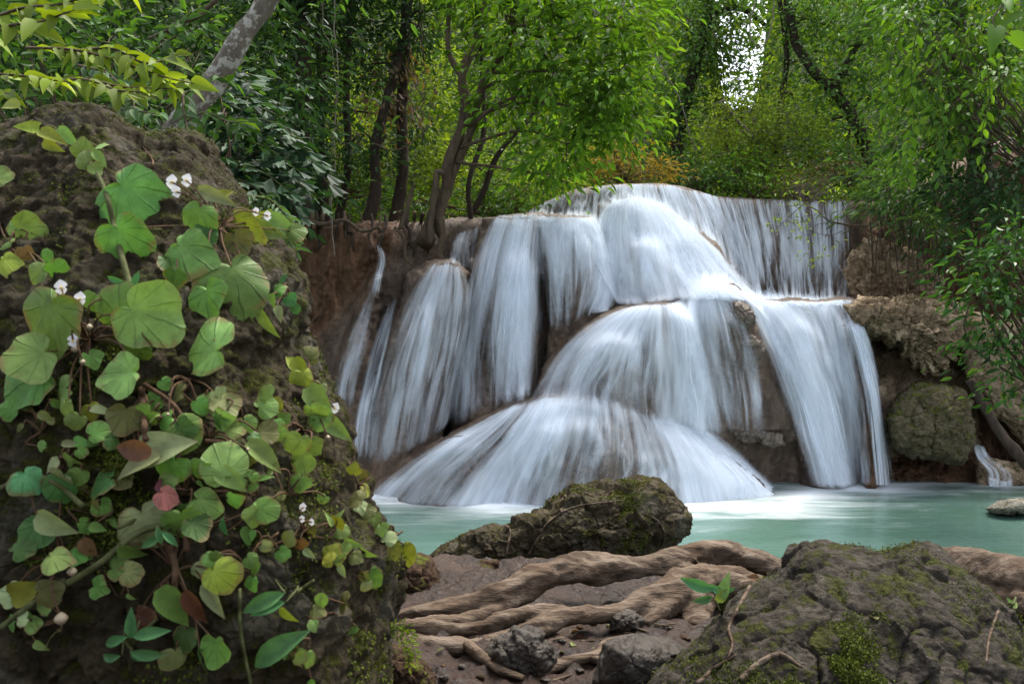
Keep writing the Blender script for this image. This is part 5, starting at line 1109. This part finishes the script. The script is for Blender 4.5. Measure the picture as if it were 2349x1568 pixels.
begonia("small begonia at the left frame edge high on the outcrop", (30, 570), [(72, 530, 80, -10, 'l', .05), (125, 617, 62, 30, 'g'), (85, 632, 56, -140, 'l'), (22, 596, 52, 0, 'y'), (8, 410, 55, 0, 'l'), (35, 525, 50, 170, 'l'), (100, 590, 42, 120, 'g'), (10, 560, 45, -160, 'g'), (60, 580, 38, -60, 'b'), (8, 620, 40, -100, 'p')])
begonia("climbing vine stem with pale rounded leaves along the outcrop's upper left", (300, 660),
        [(120, 312, 80, -20, 'y', .1, .45), (60, 290, 70, 170, 'y', .1, .5), (155, 315, 70, -40, 'l', .08, .5), (190, 340, 52, 80, 'l', .07), (228, 335, 48, 20, 'l', .07), (188, 368, 50, 170, 'l', .07), (230, 365, 50, -50, 'l', .07, .5), (218, 390, 36, -60, 'l', .06), (120, 335, 60, -30, 'y', .08, .5), (262, 640, 50, 170, 't', .06, .5), (312, 640, 48, 70, 't', .06, .5), (15, 240, 90, 165, 'y', .25, .4)], petioles=False)
o = begonia("green seedling sprig low on the outcrop with five fresh pointed leaves", (300, 1480),
        [(300, 1430, 78, 85, 't', .08, 1), (345, 1452, 90, 10, 't', .09, 1), (262, 1470, 75, 200, 't', .08, 1), (250, 1505, 70, 190, 't', .06, 1), (340, 1500, 85, -15, 't', .06, 1), (310, 1505, 40, -60, 't', .05, 1)], red=False, name="seedling")
begonia("single long glossy blade leaf on a thin stalk near the outcrop's foot", (575, 1545), [(640, 1487, 165, 38, 't', .09, 1)], red=False, name="seedling")
begonia("teal pointed leaf pair below the small rounded leaves of the outcrop", (660, 1350), [(600, 1382, 115, 200, 't', .08, 1), (610, 1395, 90, 195, 't', .06, 1), (665, 1415, 70, -60, 'y', .06, .4)], red=False, name="seedling")
begonia("hanging begonia row along the outcrop's right edge with one white bloom", (705, 880),
        [(670, 830, 55, 130, 'y', .06, .6), (690, 850, 75, -60, 'y', .08, .5), (715, 815, 45, 60, 'o', .06), (700, 870, 60, -70, 'y', .06), (735, 925, 110, -50, 'l', .08, .5), (718, 950, 60, -80, 'l', .06), (775, 985, 110, -40, 'l', .08, .38), (745, 955, 60, -30, 'l', .07), (735, 895, 45, -100, 'p', .05)], [(768, 936, 32)], [(752, 1003, 18)])
begonia("begonia clump with toothed light leaves under the hanging right edge row", (690, 985),
        [(685, 1022, 68, -110, 'l', .06), (720, 1025, 52, -60, 'l', .06), (692, 1062, 66, -100, 'l', .06), (640, 980, 44, 80, 'g'), (640, 985, 46, 0, 'l'), (610, 925, 56, 30, 'l', .05), (600, 905, 46, 140, 'l'), (632, 930, 44, -60, 'y'), (650, 955, 34, 20, 'g'), (590, 1000, 40, -20, 'd')])
begonia("begonia with long folded leaf and round leaf in the outcrop's centre", (480, 1005),
        [(500, 1065, 105, 120, 'l', .07), (530, 1100, 95, -35, 'l', .07, .5), (430, 985, 90, -30, 'g', .06), (525, 985, 76, 0, 'l', .05), (565, 975, 44, -60, 'l'), (615, 1050, 125, -40, 'l', .07, .42), (610, 1000, 60, -30, 'o'), (400, 1080, 85, -100, 'g', .05), (570, 1045, 60, -100, 'o', .03), (540, 1030, 50, -60, 'd')], (), [(568, 1030, 14)])
begonia("begonia with a big pale triangular leaf holding a brown dead leaf", (330, 900),
        [(375, 1025, 150, 20, 'p', .06, .62), (310, 1065, 130, 200, 'p', .05, .5), (280, 962, 80, -110, 'o', .05), (230, 1112, 85, -150, 'd', .04), (265, 1100, 70, -20, 'o', .04)])
o = begonia("curled brown dead leaf lying on the pale triangular begonia leaf", (355, 1035), [(297, 1030, 125, 172, 'b', .09, .42)], petioles=False, name="fallen_leaf")
begonia("pink withered leaf hanging in the middle of the begonia tangle", (365, 1095), [(390, 1135, 60, -30, 'k', .06), (365, 1108, 40, 100, 'k', .05, .5)], name="fallen_leaf", petioles=False)
begonia("begonia with pale speckled leaves and young green shoots at lower left centre", (400, 1300),
        [(345, 1205, 125, -60, 'p', .05), (430, 1205, 95, -70, 'g', .05), (480, 1150, 85, -20, 'g', .05), (450, 1215, 72, -60, 'd'), (610, 1160, 65, 20, 'g'), (590, 1185, 60, -100, 'l'), (350, 1240, 60, 30, 't', .07, .35), (390, 1235, 55, -40, 't', .07, .35), (365, 1225, 50, 100, 't', .07, .35), (310, 1270, 80, -40, 'g', .05, .5), (515, 1210, 60, -90, 't', .05, .45)])
begonia("begonia of weathered olive leaves at the lower left frame edge", (140, 1290),
        [(125, 1205, 110, -30, 'p', .07, .6), (75, 1225, 90, -120, 'd', .05), (135, 1275, 68, 0, 'l', .08), (60, 1355, 110, 20, 'y', .07, .6), (108, 1352, 70, 10, 'o', .06), (20, 1360, 60, 170, 'p', .05), (50, 1250, 60, 40, 'd'), (145, 1120, 80, -80, 'd', .05), (70, 1100, 70, -50, 't', .06), (205, 1260, 65, -60, 'b', .03, .6)], (), [(165, 1310, 34), (140, 1418, 46)])
begonia("drooping begonia leaves, green and tan, above the seedling sprig", (400, 1310),
        [(400, 1395, 130, -60, 'g', .07, .5), (450, 1400, 120, -70, 'b', .07, .35), (490, 1380, 105, -60, 'p', .06, .35), (490, 1492, 85, -100, 'g', .06), (500, 1330, 85, -60, 'y', .05), (425, 1470, 70, -90, 'd'), (405, 1510, 60, -80, 'o'), (455, 1505, 60, -100, 'd'), (330, 1415, 60, -20, 'b', .03)])
begonia("tiny rounded-leaf begonia with three white blooms low on the right side", (700, 1225),
        [(660, 1230, 40, 180, 'o'), (688, 1250, 42, -90, 'b'), (710, 1270, 38, -40, 'p', .04, .5), (775, 1200, 46, -80, 'y'), (785, 1212, 40, 0, 'l'), (755, 1190, 40, 110, 'l', .05, .4), (780, 1180, 40, 60, 'l', .05, .3)], [(695, 1163, 24), (693, 1190, 20), (715, 1197, 20)])
begonia("cluster of small rounded yellow-green leaves near the outcrop's right edge", (780, 1290),
        [(765, 1265, 45, 60, 'y'), (750, 1285, 40, 180, 'y'), (795, 1262, 40, 20, 'l'), (810, 1248, 50, -15, 'l', .04, .5), (775, 1285, 34, -90, 'l'), (820, 1275, 34, -30, 'o'), (845, 1270, 55, -40, 'l', .04, .55), (860, 1325, 60, -60, 'g'), (830, 1320, 34, 140, 'o'), (845, 1345, 34, -90, 'p'), (785, 1310, 40, -70, 'p', .03, .5)])
begonia("yellowing begonia leaves hanging off the outcrop's lower right corner", (900, 1235), [(925, 1275, 75, -85, 'y', .02), (905, 1270, 70, -95, 'o', .03, .5), (890, 1230, 40, 60, 'p'), (865, 1195, 40, -60, 'l'), (840, 1165, 44, 0, 'o'), (875, 1215, 36, -80, 'l')])
begonia("begonia shoots edging the outcrop beside the foot of the falls", (822, 1110), [(830, 1095, 40, 60, 'o'), (836, 1120, 42, -40, 'y'), (815, 1145, 46, 170, 'o'), (826, 1165, 36, -60, 'p'), (812, 1075, 34, 80, 'y')])
begonia("small leaves sprouting on the outcrop's right face below the veined leaves", (660, 680), [(640, 660, 34, 30, 'g'), (665, 690, 34, -50, 't'), (650, 640, 36, 60, 't', .04, .5), (625, 690, 40, -80, 'l', .04, .5), (675, 710, 26, -60, 't'), (640, 720, 46, -70, 'p', .04, .5)])
# more small rosettes through the tangle
RB = [(95, 985, "just under the big lobed leaves at the left edge"), (205, 1010, "left of the curled brown dead leaf"), (340, 965, "right below the brown petiole of the triangular leaf"), (455, 930, "between the lone lobed leaf and the long folded leaf"),
      (230, 1180, "in the shade left of the pale speckled leaf"), (560, 1120, "below the long folded leaf"), (520, 1290, "right of the young green shoots"), (610, 1250, "on bare moss right of the young shoots"), (250, 1330, "above the seedling sprig"), (60, 1440, "in the lower left corner"), (720, 1410, "low near the outcrop's foot"),
      (420, 1130, "directly right of the pink withered leaf"), (150, 1060, "under the curled brown leaf's left side"), (570, 1300, "above the teal pointed pair"), (680, 1510, "at the bottom frame edge by the blade leaf"), (660, 1130, "on the mossy face left of the three tiny blooms")]
r = np.random.default_rng(77)
for k, (x, y, wh) in enumerate(RB):
    n = 7 if x < 500 else 5
    lv = [(x + r.normal() * 42, y + r.normal() * 32, r.uniform(24, 60), r.uniform(-160, 20), r.choice(list("ggggllldop")), .015 + .05 * r.random()) + ((r.uniform(.4, .7),) if r.random() < .3 else ()) for _ in range(n)]
    begonia("small rosette of mixed green leaves " + wh, (x, y + 5), lv, name="begonia", seed=k)
# runners and bare stems in the tangle
for k, (pts, lab, m, rr) in enumerate([([(190, 350), (238, 430), (262, 520), (280, 590), (300, 660)], "long pale green climbing stem down the outcrop's upper left", M_stemg, .006),
        ([(325, 890), (328, 940), (335, 1010)], "stout reddish petiole above the curled dead leaf", M_stemr, .006), ([(400, 1140), (425, 1190), (428, 1260)], "bare reddish stalk beside the pink withered leaf", M_stemr, .006),
        ([(390, 1250), (402, 1300), (400, 1345)], "reddish stalk above the drooping green and tan leaves", M_stemr, .006), ([(0, 1120), (70, 1090), (130, 1110), (190, 1160)], "pale runner arching at the left edge of the tangle", M_stemg, .005),
        ([(150, 1340), (230, 1290), (320, 1220), (400, 1200)], "pale runner sweeping up to the speckled leaf", M_stemg, .006), ([(0, 1440), (90, 1370), (150, 1330)], "runner rising from the lower left corner", M_stemg, .005),
        ([(270, 1210), (350, 1180), (420, 1215)], "arched olive runner over the young shoots", M_stemg, .004), ([(550, 1350), (552, 1450), (575, 1568)], "long thin grass-like stalk near the blade leaf", M_stemg, .003), ([(660, 1370), (690, 1350), (720, 1330)], "bent pale stalk right of the teal pair", M_stemg, .003),
        ([(470, 1010), (540, 1015), (600, 1025)], "pinkish petiole reaching right in the outcrop's centre", M_stemr, .004), ([(330, 880), (400, 930), (440, 1000)], "reddish petiole slanting right from the lobed leaves", M_stemr, .004)]):
    q = np.array([hit(BL, x, y, .045, 2.0)[0] for x, y in smooth_path(pts, 14)])
    tag(Geo().tube(q, rr, seg=6, n=40).mk("plant_stem", m), lab, "stem")

# seedlings elsewhere
begonia("young seedling with bright glossy leaves growing on the large mossy boulder's left", (1655, 1410), [(1600, 1340, 88, 165, 't', .05, 1), (1610, 1375, 60, 185, 't', .05, 1), (1663, 1342, 72, 75, 'l', .03, .4), (1640, 1350, 52, 150, 't', .04, 1), (1660, 1362, 50, 40, 'y', .03, .5), (1672, 1352, 40, 10, 't', .03, 1)], red=False, name="seedling", tree_=BR)
begonia("tiny seedling on the small knobbly dark rock", (1085, 1295), [(1070, 1288, 36, 160, 't', .05, 1), (1100, 1287, 30, 20, 't', .05, 1), (1085, 1296, 26, 200, 't', .05, 1)], red=False, name="seedling", tree_=BS)
begonia("tiny yellow sprout between the two small left rocks", (1022, 1345), [(1018, 1330, 20, 120, 'y', .3, .5), (1030, 1335, 20, 40, 'y', .3, .5), (1022, 1320, 18, 90, 'y', .3, .5)], red=False, name="seedling", tree_=BS)
begonia("tiny green seedling on the right shoulder of the large boulder", (2325, 1385), [(2318, 1380, 26, 120, 'l', .02, .5), (2330, 1385, 26, 30, 'l', .02, .5)], red=False, name="seedling", tree_=BR)
# feathery fern tip at the outcrop foot
root = thing("fern", hit(BL, 885, 1440, .0, 2.0)[0], "feathery light green fern tip hanging at the outcrop's lower right foot", "fern")
st, lf = Geo(), Geo()
for k, pts in enumerate([[(880, 1450), (920, 1445), (945, 1480), (955, 1510)], [(880, 1450), (915, 1460), (935, 1500), (940, 1530)], [(885, 1445), (925, 1430), (950, 1460)]]):
    leafy_stem(st, lf, pxpath(pts, 1.95), .0012, .018, .005, .005, T_BLADE, k, 55, .1, (0, -1, .3), n=20)
st.mk("stem", M_stemg, root); lf.mk("frond", M_lime, root, uv=True)

# moss cushions and litter
def mossy(V, F, n, name, label, seed, lim, s=.012, mat=M_moss):
    r = np.random.default_rng(seed); N_ = vnormals(V, F); toc = nrmz(np.array([0, 0, CAMZ]) - V); 
    if np.sum(N_ * toc, 1).mean() < 0 and False: N_ = -N_
    fr = np.sum(N_ * toc, 1); N_ = N_ * np.sign(np.median(fr[:len(V) // 3]))
    val = fbm(V * 3.5 + seed, 4) + .04 * N_[:, 2] + .35 * fbm(V * 18, 3)
    ok = np.where((val > lim) & (np.sum(N_ * toc, 1) > -.1))[0]
    if len(ok) == 0: return
    k = r.choice(ok, n); p = V[k] + r.normal(size=(n, 3)) * .006 + N_[k] * .003
    lf = Geo(); lf.add(*leaves(p, r.normal(size=(n, 3)) + N_[k] * .8, N_[k] + r.normal(size=(n, 3)) * .6, s * r.uniform(.5, 1.3, n), s * .7, T_HEX))
    stuff(lf.mk("moss", mat, uv=True, smooth=False), label, "moss")
mossy(VL, FL, 16000, "moss", "tiny leafed moss patches on the left outcrop", 1, .20, .008)
mossy(VR, FR, 15000, "moss", "tiny leafed moss patches on the large right boulder", 2, .20, .008)
mossy(VM, FM, 7000, "moss", "moss fuzz on the hump-backed boulder", 3, .25, .011)
def litter(label, x, y, s, typ, tr, dft):
    p, n = hit(tr, x, y, .012, dft); r = np.random.default_rng(int(x))
    a = r.uniform(0, 6.28); g = Geo().add(*leaves(p[None], np.array([[math.cos(a), math.sin(a), 0]]), n[None] + np.array([[0, 0, .6]]), s, s * .5, T_HEART)); tag(g.mk("fallen_leaf", BM[typ], uv=True), label, "leaf")
for a in [("orange fallen leaf on the mud below the forked root", 1335, 1462, .05, 'b', BG, 3.3), ("small yellow fallen leaf on the mud-caked stone", 1222, 1500, .03, 'y', BG, 3.1), ("brown fallen leaf on the mud beside the smooth grey stone", 1310, 1480, .05, 'o', BG, 3.3), ("tan dead leaf on the large boulder's upper left slope", 1740, 1325, .04, 'b', BR, 2.6), ("dry leaf caught low on the large boulder's face", 2010, 1420, .05, 'o', BR, 2.4)]: litter(*a)

r = np.random.default_rng(91)
MUDPX = [(1330, 1440), (1290, 1470), (1360, 1430), (1290, 1495), (1330, 1540), (1230, 1430), (1480, 1560), (1060, 1530), (1020, 1555), (1100, 1555), (1250, 1560), (1540, 1440), (1570, 1465), (1310, 1515)]
for k, (x, y) in enumerate(MUDPX):
    sz = r.uniform(6, 17); a = np.linspace(0, 2 * np.pi, 9, endpoint=False); rad = sz * r.uniform(.7, 1.2, 9)
    p, _ = hit(BG, x, y, 0, 3.2)
    o, _, _ = rock("pebble", [(x + rr_ * math.cos(t), y + .65 * rr_ * math.sin(t)) for rr_, t in zip(rad, a)], (x, y), p[1] + .01, .025, .03, M_stone if k % 3 else M_rockB, na=28, nr=10, amp=.008, sc=22, seed=40 + k)
    tag(o, "small muddy pebble lying on the wet brown mud below the roots", "pebble", "pebbles on the mud")
for k in range(12):
    x, y = r.uniform(1040, 1560), r.uniform(1425, 1555); an = r.uniform(-.6, .6); ln = r.uniform(15, 45)
    q = np.array([hit(BG, x + ln * t * math.cos(an), y - ln * t * math.sin(an) * .5, .008, 3.2)[0] for t in (-1, -.3, .4, 1)])
    tag(Geo().tube(q, [.004, .0045, .004, .002], seg=5, n=10, wob=.6).mk("dead_twig", M_barkb), "short brown dead twig lying on the wet mud", "twig", "dead twigs on the mud")
for k in range(14):
    x, y = r.uniform(1000, 1600), r.uniform(1425, 1560); p, n = hit(BG, x, y, .01, 3.2); a = r.uniform(0, 6.28)
    g = Geo().add(*leaves(p[None], np.array([[math.cos(a), math.sin(a), r.normal() * .15]]), np.array([[r.normal() * .3, r.normal() * .3 - .2, 1]]), r.uniform(.025, .05), r.uniform(.012, .022), T_BLADE))
    tag(g.mk("leaf_litter", BM["b" if k % 2 else "o"], uv=True), "small dead brown leaf scattered on the mud", "leaf", "dead leaves on the mud")
